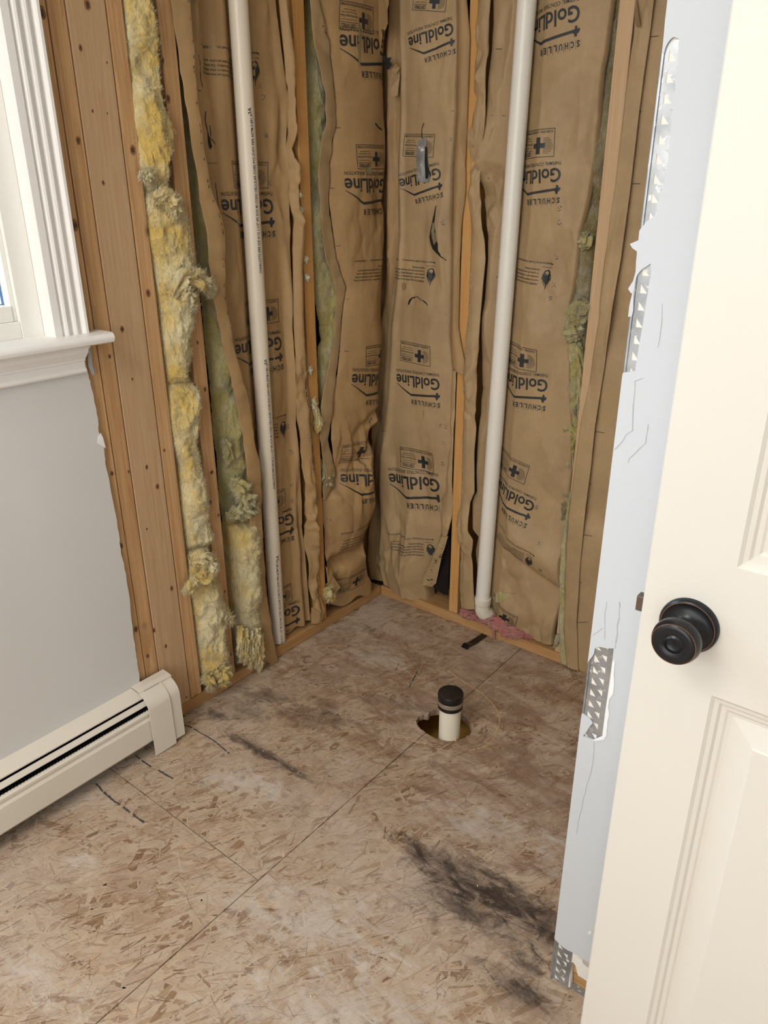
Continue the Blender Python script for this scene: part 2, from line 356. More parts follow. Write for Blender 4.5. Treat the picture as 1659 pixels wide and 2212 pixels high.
class MB:
    def __init__(s): s.v = []; s.f = []
    def add(s, v, f):
        n = len(s.v); s.v += [tuple(p) for p in v]; s.f += [tuple(i + n for i in q) for q in f]; return s
    def box(s, x0, x1, y0, y1, z0, z1, bev=0.0):
        if bev <= 0:
            v = [(x, y, z) for x in (x0, x1) for y in (y0, y1) for z in (z0, z1)]
            return s.add(v, [(0, 1, 3, 2), (4, 6, 7, 5), (0, 4, 5, 1), (2, 3, 7, 6), (0, 2, 6, 4), (1, 5, 7, 3)])
        bm = bmesh.new(); bmesh.ops.create_cube(bm, size=1)
        for v in bm.verts: v.co = Vector(((x0 + x1) / 2 + v.co.x * (x1 - x0), (y0 + y1) / 2 + v.co.y * (y1 - y0), (z0 + z1) / 2 + v.co.z * (z1 - z0)))
        bmesh.ops.bevel(bm, geom=bm.edges[:], offset=bev, segments=2, affect='EDGES', profile=0.5)
        bm.verts.index_update(); s.add([v.co[:] for v in bm.verts], [[v.index for v in f.verts] for f in bm.faces]); bm.free(); return s
    def prism(s, prof, axis, a, b_):
        """closed profile (list of 2-tuples in the two other axes) extruded along axis"""
        def mk(t, p):
            q = list(p); q.insert(axis, t); return tuple(q)
        n = len(prof); v = [mk(a, p) for p in prof] + [mk(b_, p) for p in prof]
        f = [(i, (i + 1) % n, n + (i + 1) % n, n + i) for i in range(n)] + [tuple(range(n))[::-1], tuple(range(n, 2 * n))]
        return s.add(v, f)
    def lathe(s, prof, origin, ax, seg=40, cap=True):
        """profile [(r, h)] about axis vector ax from origin"""
        ax = Vector(ax).normalized(); t = ax.orthogonal().normalized(); w = ax.cross(t); o = Vector(origin)
        v = []; f = []
        for r, h in prof:
            for k in range(seg):
                a = 2 * math.pi * k / seg; v.append(tuple(o + ax * h + (t * math.cos(a) + w * math.sin(a)) * r))
        for i in range(len(prof) - 1):
            for k in range(seg): f.append((i * seg + k, i * seg + (k + 1) % seg, (i + 1) * seg + (k + 1) % seg, (i + 1) * seg + k))
        if cap: f.append(tuple(range(seg))[::-1]); f.append(tuple((len(prof) - 1) * seg + k for k in range(seg)))
        return s.add(v, f)
    def tube(s, pts, r, seg=24):
        pts = [Vector(p) for p in pts]; v = []; f = []
        up = None
        for i, p in enumerate(pts):
            d = (pts[min(i + 1, len(pts) - 1)] - pts[max(i - 1, 0)]).normalized()
            if up is None: up = d.orthogonal().normalized()
            up = (up - d * up.dot(d)).normalized(); w = d.cross(up)
            for k in range(seg):
                a = 2 * math.pi * k / seg; v.append(tuple(p + (up * math.cos(a) + w * math.sin(a)) * (r[i] if hasattr(r, '__len__') else r)))
        for i in range(len(pts) - 1):
            for k in range(seg): f.append((i * seg + k, i * seg + (k + 1) % seg, (i + 1) * seg + (k + 1) % seg, (i + 1) * seg + k))
        f.append(tuple(range(seg))[::-1]); f.append(tuple((len(pts) - 1) * seg + k for k in range(seg)))
        return s.add(v, f)
    def poly(s, pts, thick_vec):
        """planar polygon (3-D points) extruded by thick_vec"""
        n = len(pts); t = Vector(thick_vec); v = [tuple(p) for p in pts] + [tuple(Vector(p) + t) for p in pts]
        from mathutils.geometry import tessellate_polygon
        tri = tessellate_polygon([[Vector(p) for p in pts]])
        f = [tuple(q) for q in tri] + [tuple(i + n for i in q[::-1]) for q in tri] + [(i, (i + 1) % n, n + (i + 1) % n, n + i) for i in range(n)]
        return s.add(v, f)
    def build(s, name, mat, parent=None, smooth=False, **k):
        o = link(name, s.v, s.f, mat, parent, smooth, **k)
        if smooth:
            me = o.data; bm = bmesh.new(); bm.from_mesh(me); bmesh.ops.recalc_face_normals(bm, faces=bm.faces)
            for e in bm.edges:
                if len(e.link_faces) == 2 and e.calc_face_angle(0) > 0.6: e.smooth = False
            bm.to_mesh(me); bm.free()
        else:
            me = o.data; bm = bmesh.new(); bm.from_mesh(me); bmesh.ops.recalc_face_normals(bm, faces=bm.faces); bm.to_mesh(me); bm.free()
        return o

# ------------------------------------------------------------------ sheets (paper, wool): a grid between two measured edges
class Sheet:
    def __init__(s, wall, L, R, dL=0.0, dR=0.0, ztop=2.39, zbot=0.04, zbR=None, ztR=None, res=0.005, depth=None, zbf=None, ret=None, retL=None):
        s.wall = wall; s.P = PL if wall == 'L' else PR; s.w = wl if wall == 'L' else wr
        def edge(poly, d):
            q = sorted([s.w(x, y, d)[::-1] for x, y in poly]); return np.array([a[0] for a in q]), np.array([a[1] for a in q])
        s.eL, s.eR = edge(L, dL), edge(R, dR); s.dL, s.dR = dL, dR
        s.zt0, s.zt1 = ztop, ztop if ztR is None else ztR
        s.zb0, s.zb1 = zbot, zbot if zbR is None else zbR; s.zbf = zbf
        wmax = max(0.02, np.max(np.abs(s.R(np.linspace(zbot, ztop, 50)) - s.L(np.linspace(zbot, ztop, 50)))))
        s.nu = max(3, int(wmax / res) + 1); s.nz = int((ztop - zbot) / res) + 2
        S, T = np.meshgrid(np.linspace(0, 1, s.nu), np.linspace(0, 1, s.nz))
        s.S, s.T = S, T
        Z = s.zt(S) + (s.zb(S) - s.zt(S)) * T; U = s.L(Z) + (s.R(Z) - s.L(Z)) * S
        s.U, s.Z = U, Z
        s.D = dL + (dR - dL) * S + (depth(S, T, U, Z) if depth else 0)
        s.ret, s.retL = ret, retL
    def L(s, z): return np.interp(z, *s.eL)
    def R(s, z): return np.interp(z, *s.eR)
    def zt(s, S): return s.zt0 + (s.zt1 - s.zt0) * S
    def zb(s, S): return (s.zb0 + (s.zb1 - s.zb0) * S) + (s.zbf(S) if s.zbf else 0)
    def at(s, u, z):
        u = np.asarray(u, float); z = np.asarray(z, float)
        S = (u - s.L(z)) / (s.R(z) - s.L(z)); T = (z - s.zt(S)) / (s.zb(S) - s.zt(S))
        ok = (S > 0.004) & (S < 0.996) & (T > 0.0) & (T < 0.998)
        a = np.clip(S, 0, 1) * (s.nu - 1); b_ = np.clip(T, 0, 1) * (s.nz - 1)
        i = np.minimum(a.astype(int), s.nu - 2); j = np.minimum(b_.astype(int), s.nz - 2); a -= i; b_ -= j
        D = s.D; d = (D[j, i] * (1 - a) + D[j, i + 1] * a) * (1 - b_) + (D[j + 1, i] * (1 - a) + D[j + 1, i + 1] * a) * b_
        return d, ok
    def px(s, x, y):
        d = 0.0
        for _ in range(8):
            u, z = s.w(x, y, d); d = 0.5 * d + 0.5 * float(s.at(u, z)[0])
        return s.w(x, y, d)
    def build(s, name, mat, parent, smooth=True, thick=0.0, **k):
        U, Z, D = s.U, s.Z, s.D
        if s.ret:   # roll the right edge back into the wall
            U = np.concatenate([U] + [U[:, -1:] + a for a, _ in s.ret], 1); Z = np.concatenate([Z] + [Z[:, -1:]] * len(s.ret), 1); D = np.concatenate([D] + [D[:, -1:] + b_ for _, b_ in s.ret], 1)
        if s.retL:
            U = np.concatenate([U[:, :1] + a for a, _ in s.retL[::-1]] + [U], 1); Z = np.concatenate([Z[:, :1]] * len(s.retL) + [Z], 1); D = np.concatenate([D[:, :1] + b_ for _, b_ in s.retL[::-1]] + [D], 1)
        nz, nu = U.shape
        V = s.P(U, Z, D).reshape(-1, 3); idx = np.arange(nz * nu).reshape(nz, nu)
        F = np.stack([idx[:-1, :-1], idx[1:, :-1], idx[1:, 1:], idx[:-1, 1:]], -1).reshape(-1, 4)
        o = link(name, V, F, mat, parent, smooth, **k)
        if thick:
            md = o.modifiers.new('t', 'SOLIDIFY'); md.thickness = thick; md.offset = 0
        s.obj = o; return o

def drape(sheet, pts2, faces, name, mat, parent, off=0.0009, **k):
    """lay a flat mesh given in (u, z) on a sheet"""
    u, z = pts2[:, 0], pts2[:, 1]; d, ok = sheet.at(u, z)
    F = [f for f in faces if all(ok[i] for i in f)]
    if not F: return None
    V = sheet.P(u, z, d - off)
    used = sorted(set(i for f in F for i in f)); mp = {a: b_ for b_, a in enumerate(used)}
    return link(name, V[used], [[mp[i] for i in f] for f in F], mat, parent, **k)

def cut_mesh(verts, faces, step, ymul=1.0):
    bm = bmesh.new(); vs = [bm.verts.new((x, y, 0)) for x, y in verts]
    for f in faces:
        try: bm.faces.new([vs[i] for i in f])
        except ValueError: pass
    xs = [v.co.x for v in bm.verts]; ys = [v.co.y for v in bm.verts]
    for ax, lo, hi in ((0, min(xs), max(xs)), (1, min(ys), max(ys))):
        t = math.floor(lo / step) * step + step
        while t < hi:
            co = [0, 0, 0]; no = [0, 0, 0]; co[ax] = t; no[ax] = 1
            bmesh.ops.bisect_plane(bm, geom=bm.verts[:] + bm.edges[:] + bm.faces[:], plane_co=co, plane_no=no, dist=1e-7); t += step
    bm.verts.index_update(); V = np.array([v.co[:2] for v in bm.verts]); F = [[v.index for v in f.verts] for f in bm.faces]; bm.free()
    return V, F

def text_mesh(txt, x0, x1, yc, h, bold=0.0, shear=0.0, res=2, spacing=1.0):
    """glyph outlines scaled to span x0..x1, cap height h, centred on yc"""
    cu = bpy.data.curves.new('t', 'FONT'); cu.body = txt; cu.resolution_u = res; cu.offset = bold; cu.shear = shear; cu.space_character = spacing
    cu.fill_mode = 'FRONT'
    o = bpy.data.objects.new('t', cu); C.objects.link(o); dg = bpy.context.evaluated_depsgraph_get(); dg.update()
    me = bpy.data.meshes.new_from_object(o.evaluated_get(dg)); V = np.array([v.co[:2] for v in me.vertices]); F = [list(p.vertices) for p in me.polygons]
    bpy.data.objects.remove(o); bpy.data.curves.remove(cu); bpy.data.meshes.remove(me)
    V[:, 0] = x0 + (V[:, 0] - V[:, 0].min()) / (V[:, 0].max() - V[:, 0].min()) * (x1 - x0)
    V[:, 1] = V[:, 1] * (h / 0.73) + yc - h / 2
    return V, F
class Flat:
    def __init__(s): s.V = np.zeros((0, 2)); s.F = []
    def add(s, V, F):
        n = len(s.V); s.V = np.vstack([s.V, V]); s.F += [[i + n for i in f] for f in F]; return s
    def text(s, *a, **k): return s.add(*text_mesh(*a, **k))
    def quad(s, *p): return s.add(np.array(p, float), [list(range(len(p)))])
    def rect(s, x0, x1, y0, y1): return s.quad((x0, y0), (x1, y0), (x1, y1), (x0, y1))
    def outline(s, x0, x1, y0, y1, w):
        s.rect(x0, x1, y0, y0 + w); s.rect(x0, x1, y1 - w, y1); s.rect(x0, x0 + w, y0 + w, y1 - w); return s.rect(x1 - w, x1, y0 + w, y1 - w)
    def disc(s, x, y, r, n=8): return s.quad(*[(x + r * math.cos(2 * math.pi * i / n), y + r * math.sin(2 * math.pi * i / n)) for i in range(n)])
    def cut(s, st): s.V, s.F = cut_mesh(s.V, s.F, st); return s

def stamp_logo():
    f = Flat()
    f.text('GoldLine', 0, 1, 0.0, 0.215, bold=0.020, res=3)
    f.text('THERMAL CONTROL INSULATION', 0.0, 1.0, -0.185, 0.055, bold=0.004, shear=0.25)
    f.quad((0.0, 0.185), (0.66, 0.235), (0.66, 0.275), (0.0, 0.225)); f.quad((0.66, 0.235), (1.0, 0.055), (1.0, 0.065), (0.66, 0.275))
    f.quad((0.015, 0.225), (0.10, 0.23), (0.10, 0.25), (0.015, 0.245)); f.quad((0.035, 0.15), (0.075, 0.15), (0.085, 0.285), (0.045, 0.285))
    for i, c in enumerate('SCHULLER'):
        x = 0.0 + i * 0.088; f.text(c, x, x + 0.05, 0.385, 0.085, bold=0.035)
        if i: f.rect(x - 0.024, x - 0.019, 0.335, 0.455)
    return f.cut(0.045)
def stamp_box():
    f = Flat(); H = 0.52; f.outline(0, 1, 0, H, 0.012)
    f.text('SCIENTIFIC CERTIFICATION SYSTEMS', 0.04, 0.97, 0.055, 0.045, bold=0.01)
    f.rect(0.20, 0.50, 0.26, 0.35); f.rect(0.30, 0.40, 0.15, 0.46)
    random.seed(4)
    for i in range(13):
        for j in range(13):
            x, y = 0.05 + i * 0.022, 0.14 + j * 0.028
            if (x - 0.20) ** 2 + ((y - 0.31)) ** 2 < 0.0255 and x < 0.24: f.disc(x, y, 0.0085, 5)
    f.text('CERTIFIED', 0.58, 0.95, 0.445, 0.075, bold=0.02); f.rect(0.55, 0.985, 0.375, 0.385)
    f.text('to have gone minimum of', 0.56, 0.96, 0.335, 0.025, bold=0.006); f.text('25% Recycled Glass', 0.54, 0.97, 0.265, 0.045, bold=0.006)
    f.text('8% pre-consumer glass', 0.58, 0.95, 0.20, 0.025, bold=0.006); f.text('17% post-consumer', 0.60, 0.90, 0.15, 0.025, bold=0.006)
    return f.cut(0.06)
def stamp_warn():
    f = Flat()
    # flame mark
    pts = [(0.00, 0.06), (0.03, -0.02), (0.07, -0.04), (0.12, -0.02), (0.15, 0.05), (0.155, 0.12), (0.135, 0.10), (0.135, 0.17), (0.115, 0.13), (0.11, 0.21), (0.09, 0.15), (0.085, 0.27), (0.06, 0.15), (0.045, 0.19), (0.04, 0.12), (0.02, 0.15), (0.02, 0.09), (0.0, 0.12)]
    from mathutils.geometry import tessellate_polygon
    hole = [(0.045, 0.0), (0.05, 0.045), (0.062, 0.015), (0.075, 0.06), (0.09, 0.015), (0.105, 0.04), (0.11, -0.005), (0.075, -0.022)]
    q = pts + hole; f.add(np.array(q), [list(t) for t in tessellate_polygon([[Vector((*p, 0)) for p in pts], [Vector((*p, 0)) for p in hole]])])
    f.rect(0.0, 0.16, -0.075, -0.069)
    rows = ['WARNING! This facing will burn. Do not leave exposed. Facing', 'must be covered with gypsum board or other interior finish', 'materials and in substantial contact. See instructions', 'To prevent fire keep open flame and other sources of', 'heat away from the facing.']
    for i, r in enumerate(rows): f.text(r, 0.20, 0.98 - 0.02 * i - (0.45 if i == 4 else 0), 0.185 - i * 0.052, 0.032, bold=0.008)
    f.text('Manufactured by Schuller International, Inc.    1-800-654-3103', 0.0, 0.98, -0.125, 0.032, bold=0.006)
    return f.cut(0.06)
GLYPH = {'8': [14, 17, 14, 17, 14], 'S': [15, 16, 14, 1, 30], '0': [14, 17, 17, 17, 14], '-': [0, 0, 31, 0, 0], 'R': [30, 17, 30, 18, 17], '6': [6, 8, 30, 17, 14], '1': [4, 12, 4, 4, 14], 'X': [17, 10, 4, 10, 17]}
def stamp_dots(txt, seed):
    f = Flat(); random.seed(seed)
    for i, c in enumerate(txt):
        for j, row in enumerate(GLYPH[c]):
            for k in range(5):
                if row >> (4 - k) & 1 and random.random() < 0.8:
                    f.disc(i * 0.9 + k * 0.13 + random.uniform(-.02, .02), -j * 0.15 + random.uniform(-.02, .02), random.uniform(0.05, 0.085), 6)
    return f
LOGO, BOXS, WARN = stamp_logo(), stamp_box(), stamp_warn()

def place(sheet, st, start, end=None, length=None, ang=0.0, ysc=1.0, name='printed_mark', mat='ink', y0=0.0):
    """stamps read upside down: text runs toward -u, its top points down the wall. start/end are points read off the photograph"""
    if end is not None and start is not None:
        a = np.array(sheet.px(*start)); b_ = np.array(sheet.px(*end)); ax = b_ - a; ln = np.hypot(*ax) if length is None else length; ax = ax / np.hypot(*ax)
    else:
        ax = np.array([-math.cos(ang), math.sin(ang)]); ln = length
        a = np.array(sheet.px(*start)) if start is not None else np.array(sheet.px(*end)) - ax * ln
    dn = np.array([-ax[1], ax[0]])          # local +y (top of the letters)
    if dn[1] > 0: dn = -dn
    V = a[None, :] + st.V[:, :1] * ln * ax + (st.V[:, 1:] - y0) * ln * ysc * dn
    return drape(sheet, V, st.F, name, MT[mat], sheet.obj.parent if False else sheet.obj)

def patch(sheet, pxs, name, mat, off=0.001, step=0.006, parent=None, **k):
    from mathutils.geometry import tessellate_polygon
    p = [sheet.px(x, y) for x, y in pxs]
    tri = tessellate_polygon([[Vector((a, b_, 0)) for a, b_ in p]])
    V, F = cut_mesh(p, [list(t) for t in tri], step)
    return drape(sheet, V, F, name, MT[mat], parent or sheet.obj, off, **k)
def dash_line(sheet, pxs, name, mat, w=0.0012, dash=0.012, gap=0.0, seed=1, parent=None, off=0.001):
    random.seed(seed); P = np.array([sheet.px(x, y) for x, y in pxs]); f = Flat()
    for a, b_ in zip(P[:-1], P[1:]):
        L = np.hypot(*(b_ - a)); t = 0; e = (b_ - a) / L; n = np.array([-e[1], e[0]])
        while t < L:
            l = min(dash * random.uniform(0.5, 1.3), L - t); ww = w * random.uniform(0.6, 1.4)
            c = a + e * t + n * random.uniform(-1, 1) * w * (1 if gap else 0); d_ = a + e * (t + l) + n * 0
            f.quad(c - n * ww / 2, d_ - n * ww / 2, d_ + n * ww / 2, c + n * ww / 2); t += l + (gap * random.uniform(0.4, 2.2) if gap else 0)
    return drape(sheet, f.V, f.F, name, MT[mat], parent or sheet.obj, off, kind='stuff' if name in ('wool_trace', 'torn_perforation') else None)

def hairs(P0, NRM, n, rs, mat, parent, lmin, lmax, w, spread=0.8, drop=0.0):
    d = NRM + rs.uniform(-spread, spread, (n, 3)); d[:, 2] -= drop; d /= np.linalg.norm(d, axis=1)[:, None]
    l = rs.uniform(lmin, lmax, (n, 1)); bend = rs.uniform(-1, 1, (n, 3)) * l * 0.3
    c = np.cross(d, np.array([0.31, 0.52, 0.79])); c = c / (np.linalg.norm(c, axis=1)[:, None] + 1e-9) * w
    q = P0 + d * l * 0.5 + bend; e = P0 + d * l
    V = np.stack([P0 - c, P0 + c, q + c * .7, q - c * .7, e], 1).reshape(-1, 3); b0 = np.arange(n)[:, None] * 5
    F = [tuple(x) for x in (b0 + np.array([[0, 1, 2, 3]])).tolist()] + [tuple(x) for x in (b0 + np.array([[3, 2, 4]])).tolist()]
    return link('loose_fibres', V, F, MT[mat], parent, kind='stuff')
def fibres(sheet, n, mat, parent, lmin=0.004, lmax=0.014, seed=0, w=0.00035, edge=0.3):
    rs = np.random.RandomState(seed); n = int(n * 2.6)
    nz, nu = sheet.U.shape; pts = sheet.P(sheet.U, sheet.Z, sheet.D)
    out = np.array([1, 0, 0.]) if sheet.wall == 'L' else np.array([0, -1., 0]); side = np.array([0, 1., 0]) if sheet.wall == 'L' else np.array([1., 0, 0])
    j = rs.randint(0, nz, n); i = np.where(rs.rand(n) > edge, rs.randint(0, nu, n), rs.choice([0, 1, nu - 2, nu - 1], n))
    p = pts[j, i] + rs.uniform(-0.002, 0.002, (n, 3))
    d = out * rs.uniform(0.0, 0.7, (n, 1)) + side * rs.uniform(-1, 1, (n, 1)) + np.array([0, 0, 1.]) * rs.uniform(-1.3, 0.8, (n, 1))
    return hairs(p, d, n, rs, mat, parent, lmin, lmax, w, 0.05)

# ================================================================== SETTING
# --- floor: three boards with a sawn hole
floor = struct('floor', (0.6, -1.2, 0), 'bare strand board subfloor')
g = 0.0022
def hole_outline():
    pts = [(215, 870), (250, 815), (300, 785), (345, 800), (375, 780), (380, 752), (430, 742), (480, 736), (560, 728), (640, 730), (700, 745), (745, 775), (790, 815), (830, 865), (865, 915), (880, 970), (868, 1010), (850, 1040), (820, 1045), (795, 1075), (740, 1090), (690, 1105), (600, 1112), (520, 1100), (450, 1078), (390, 1045), (330, 1010), (275, 965), (240, 940), (225, 905)]
    return [hit(860 + x / 5.53, 1400 + y / 5.53, 2, 0)[:2] for x, y in pts]
HO = hole_outline()
random.seed(3)
HOJ = []
for i in range(len(HO)):
    a, b_ = HO[i], HO[(i + 1) % len(HO)]
    for t in (0, 0.33, 0.66):
        p = a + (b_ - a) * t; j = 0.0022 if 14 < i or i < 4 else 0.0008
        HOJ.append(p + np.array([random.uniform(-j, j), random.uniform(-j, j)]))
def board(x0, x1, y0, y1):
    mb = MB(); mb.box(x0, x1, y0, y1, -0.019, 0.0)
    o = mb.build('floor_board', MT['osb'], floor)
    if x0 < 0.72 and x1 > 0.56 and y1 > -0.5:
        me = bpy.data.meshes.new('cut'); c = MB(); c.poly([(p[0], p[1], -0.05) for p in HOJ], (0, 0, 0.1))
        co = c.build('cutter', MT['sawdust']); md = o.modifiers.new('b', 'BOOLEAN'); md.object = co; md.operation = 'DIFFERENCE'; md.solver = 'EXACT'
        dg = bpy.context.evaluated_depsgraph_get(); dg.update(); nm = bpy.data.meshes.new_from_object(o.evaluated_get(dg))
        o.modifiers.clear(); o.data = nm; bpy.data.objects.remove(co)
    return o
SX, SY = 0.6055, -1.194
board(-0.14, SX - g / 2, SY + g / 2, 0.14); board(-0.14, SX - g / 2, -3.7, SY - g / 2); board(SX + g / 2, 1.825, -1.9, 0.14)
board(1.827, 3.0, -3.7, 0.14); board(SX + g / 2, 1.825, -3.7, -1.902)
for ya_, yb_ in ((-3.6, -0.572), (-0.415, 0.0)): MB().box(0.604, 0.607, ya_, yb_, -0.019, -0.008).build('seam_tongue', MT['dark'], floor)
MB().box(-0.14, 0.604, -1.196, -1.192, -0.019, -0.006).build('seam_tongue', MT['dark'], floor)
# the space beneath the hole: joists and the ceiling board below
cav = MB(); cav.box(0.30, 0.95, -0.75, -0.20, -0.15, -0.13); cav.build('cavity_bottom', MT['joist'], floor)
MB().box(0.42, 0.46, -0.75, -0.20, -0.13, -0.02).build('floor_joist', MT['joist'], floor)
MB().box(0.84, 0.88, -0.75, -0.20, -0.13, -0.02).build('floor_joist', MT['joist'], floor)
MB().box(0.46, 0.84, -0.24, -0.20, -0.13, -0.02).build('floor_joist', MT['joist'], floor)
MB().box(0.46, 0.84, -0.75, -0.71, -0.13, -0.02).build('floor_joist', MT['joist'], floor)

# strands standing a hair proud of the boards
def inhole(x, y):
    c = np.zeros(x.shape, bool); n = len(HO)
    for i in range(n):
        (x0, y0), (x1, y1) = HO[i], HO[(i + 1) % n]
        k = ((y0 > y) != (y1 > y)) & (x < (x1 - x0) * (y - y0) / (y1 - y0 + 1e-12) + x0); c ^= k
    return c
def strands(n, seed):
    rs = np.random.RandomState(seed); V = []; F = []; UV = []; TN = []
    big = rs.rand(n) < 0.30
    L = np.where(big, rs.uniform(0.05, 0.13, n), rs.uniform(0.02, 0.07, n)); Wd = np.where(big, rs.uniform(0.008, 0.022, n), rs.uniform(0.0015, 0.006, n))
    an = np.where(rs.rand(n) < 0.74, rs.normal(1.12, 0.36, n), rs.uniform(0, np.pi, n)); cx = rs.uniform(-0.0, 1.35, n); cy = rs.uniform(-2.6, -0.0, n)
    z = rs.uniform(0.00005, 0.0007, n) * np.where(big, 0.4, 1.0); tone = np.clip(rs.normal(0.54, 0.21, n), 0, 1); sl = rs.rand(n); thin = sl < 0.36; L = np.where(thin, rs.uniform(0.008, 0.050, n), L); Wd = np.where(thin, rs.uniform(0.0004, 0.0011, n), Wd); z = np.where(thin, z + 0.0004, z); tone = np.where(sl < 0.22, rs.uniform(-.30, 0.05, n), np.where(thin, rs.uniform(0.9, 1.1, n), tone))
    lx = np.array([-.5, -.46, -.1, .47, .5, .43, .0, -.44]); ly = np.array([-.1, -.5, -.45, -.5, .05, .5, .42, .5])
    for k in range(n):
        jx = lx + rs.uniform(-.05, .05, 8); jy = ly + rs.uniform(-.12, .12, 8); x = jx * L[k]; y = jy * Wd[k]; ca, sa = math.cos(an[k]), math.sin(an[k])
        X = cx[k] + x * ca - y * sa; Y = cy[k] + x * sa + y * ca
        if inhole(np.append(X, cx[k]), np.append(Y, cy[k])).any(): continue
        X = np.minimum(X, SX - .002) if cx[k] < SX else np.maximum(X, SX + .002)
        if cx[k] < SX: Y = np.minimum(Y, SY - .001) if cy[k] < SY else np.maximum(Y, SY + .001)
        Y = np.minimum(Y, -0.0005); X = np.maximum(X, 0.0005); b0 = len(V); tl = rs.uniform(-.0003, .0003)
        for a, b_, zz in zip(X, Y, z[k] + tl * jx): V.append((a, b_, max(zz, .00003)))
        F.append(tuple(range(b0, b0 + 8))); o1, o2 = rs.uniform(0, 90, 2); UV += [(o1 + a * L[k] * 18, o2 + b_ * Wd[k] * 620) for a, b_ in zip(jx, jy)]; TN += [tone[k]] * 8
    o = link('wood_strands', V, F, MT['flake'], floor, kind='stuff'); me = o.data
    uv = me.uv_layers.new(name='UVMap'); uv.data.foreach_set('uv', np.array(UV, float).ravel()); at = me.attributes.new('tone', 'FLOAT', 'POINT'); at.data.foreach_set('value', np.array(TN))
strands(21500, 3)

def floor_line(pxs, w, name, mat, parent, z=0.0012, jit=0.0, broken=0.0, seed=0, crop=None):
    random.seed(seed)
    if crop: pxs = [(crop[0] + x / crop[2], crop[1] + y / crop[2]) for x, y in pxs]
    P = [hit(x, y, 2, 0)[:2] for x, y in pxs]; Q = []
    for a, b_ in zip(P[:-1], P[1:]):
        n = max(1, int(np.hypot(*(b_ - a)) / 0.006))
        for i in range(n): Q.append(a + (b_ - a) * i / n + np.array([random.uniform(-jit, jit), random.uniform(-jit, jit)]))
    Q.append(P[-1]); mb = MB()
    for a, b_ in zip(Q[:-1], Q[1:]):
        if random.random() < broken: continue
        e = (b_ - a) / (np.hypot(*(b_ - a)) + 1e-9); n = np.array([-e[1], e[0]]) * w / 2 * random.uniform(0.6, 1.3); b_ = b_ + e * 0.001
        mb.box(0, 0, 0, 0, 0, 0) if False else mb.poly([(*(a - n), 0.0001), (*(b_ - n), 0.0001), (*(b_ + n), 0.0001), (*(a + n), 0.0001)], (0, 0, z))
    return mb.build(name, MT[mat], parent)
K = (860, 1400, 5.53)
floor_line([(590, 265), (640, 300), (700, 345), (760, 385), (830, 430), (900, 480), (960, 515), (1040, 575), (1090, 625), (1130, 670), (1165, 720), (1190, 762), (1212, 820), (1210, 890), (1198, 960), (1165, 1050), (1120, 1120), (1060, 1165), (1000, 1190), (900, 1215), (860, 1235)], 0.0035, 'saw_score_line', 'sawdust', floor, jit=0.0008, broken=0.05, seed=1, crop=K)
floor_line([(1190, 762), (1240, 778), (1290, 775)], 0.003, 'saw_score_line', 'sawdust', floor, jit=0.0006, seed=2, crop=K)
floor_line([(70, 1060), (120, 1085), (200, 1110), (330, 1145)], 0.005, 'saw_score_line', 'sawdust', floor, jit=0.003, broken=0.4, seed=3, crop=K)
floor_line([(208, 1693), (224, 1712), (243, 1728), (262, 1741), (284, 1757), (298, 1768), (311, 1777)], 0.0045, 'marker_line', 'marker', floor, jit=0.0008, broken=0.06, seed=4)
floor_line([(293, 1633), (312, 1647), (326, 1657)], 0.004, 'marker_line', 'marker', floor, jit=0.0006, broken=0.1, seed=5)
floor_line([(342, 1664), (356, 1673), (373, 1682)], 0.0045, 'marker_line', 'marker', floor, jit=0.0006, broken=0.0, seed=6)
floor_line([(396, 1566), (415, 1572), (432, 1583), (452, 1594), (468, 1605), (483, 1618), (495, 1628)], 0.003, 'marker_line', 'marker', floor, jit=0.0006, broken=0.1, seed=7)
floor_line([(884, 1485), (890, 1474), (901, 1451)], 0.003, 'marker_line', 'marker', floor, jit=0.0006, broken=0.15, seed=8)

# --- room shell beyond the frame
ceiling = MB().box(-0.14, 3.0, -3.7, 0.14, 2.44, 2.46).build('ceiling', MT['ceil']); ceiling['kind'] = 'structure'
wb = MB().box(-0.14, 3.0, -3.8, -3.7, 0, 2.46).build('wall_near', MT['wall']); wb['kind'] = 'structure'
wq = MB().box(3.0, 3.1, -3.8, -1.0, 0, 2.46).build('wall_hall', MT['wall']); wq['kind'] = 'structure'

# --- left wall: drywall with the window hole, stripped framing beyond it
wall_left = struct('wall_left', (0, -1.6, 0), 'grey painted drywall ending at stripped pine framing')
WY0, WY1, WZ0, WZ1 = -1.95, -1.142, 1.120, 2.16
edge = [(190, 805), (196, 830), (207, 880), (212, 905), (213, 930), (224, 965), (228, 1000), (238, 1050), (250, 1110), (258, 1165), (262, 1195), (272, 1240), (282, 1310), (288, 1370), (292, 1400), (296, 1425), (302, 1470), (306, 1520)]
E = [wl(x, y, -0.0127) for x, y in edge]; random.seed(9)
E2 = []
for a, b_ in zip(E[:-1], E[1:]):
    for t in (0, .25, .5, .75): E2.append((a[0] + (b_[0] - a[0]) * t + random.uniform(-0.0012, 0.0012), a[1] + (b_[1] - a[1]) * t))
mb = MB(); poly = [(0.0127, -3.7, 0), (0.0127, -3.7, WZ0), (0.0127, -1.082, WZ0)] + [(0.0127, y, z) for y, z in E2] + [(0.0127, -1.05, 0)]
mb.poly(poly, (-0.0125, 0, 0)); mb.box(0.0002, 0.0127, -3.7, WY0, WZ0, 2.44); mb.box(0.0002, 0.0127, WY0, -1.08, WZ1, 2.44); mb.box(0.0002, 0.0127, -1.1255, -1.08, WZ0, WZ1)
mb.build('drywall', MT['wall'], wall_left)
tornp = [(217, 935), (212, 945), (211, 958), (224, 966), (228, 968), (222, 945)]
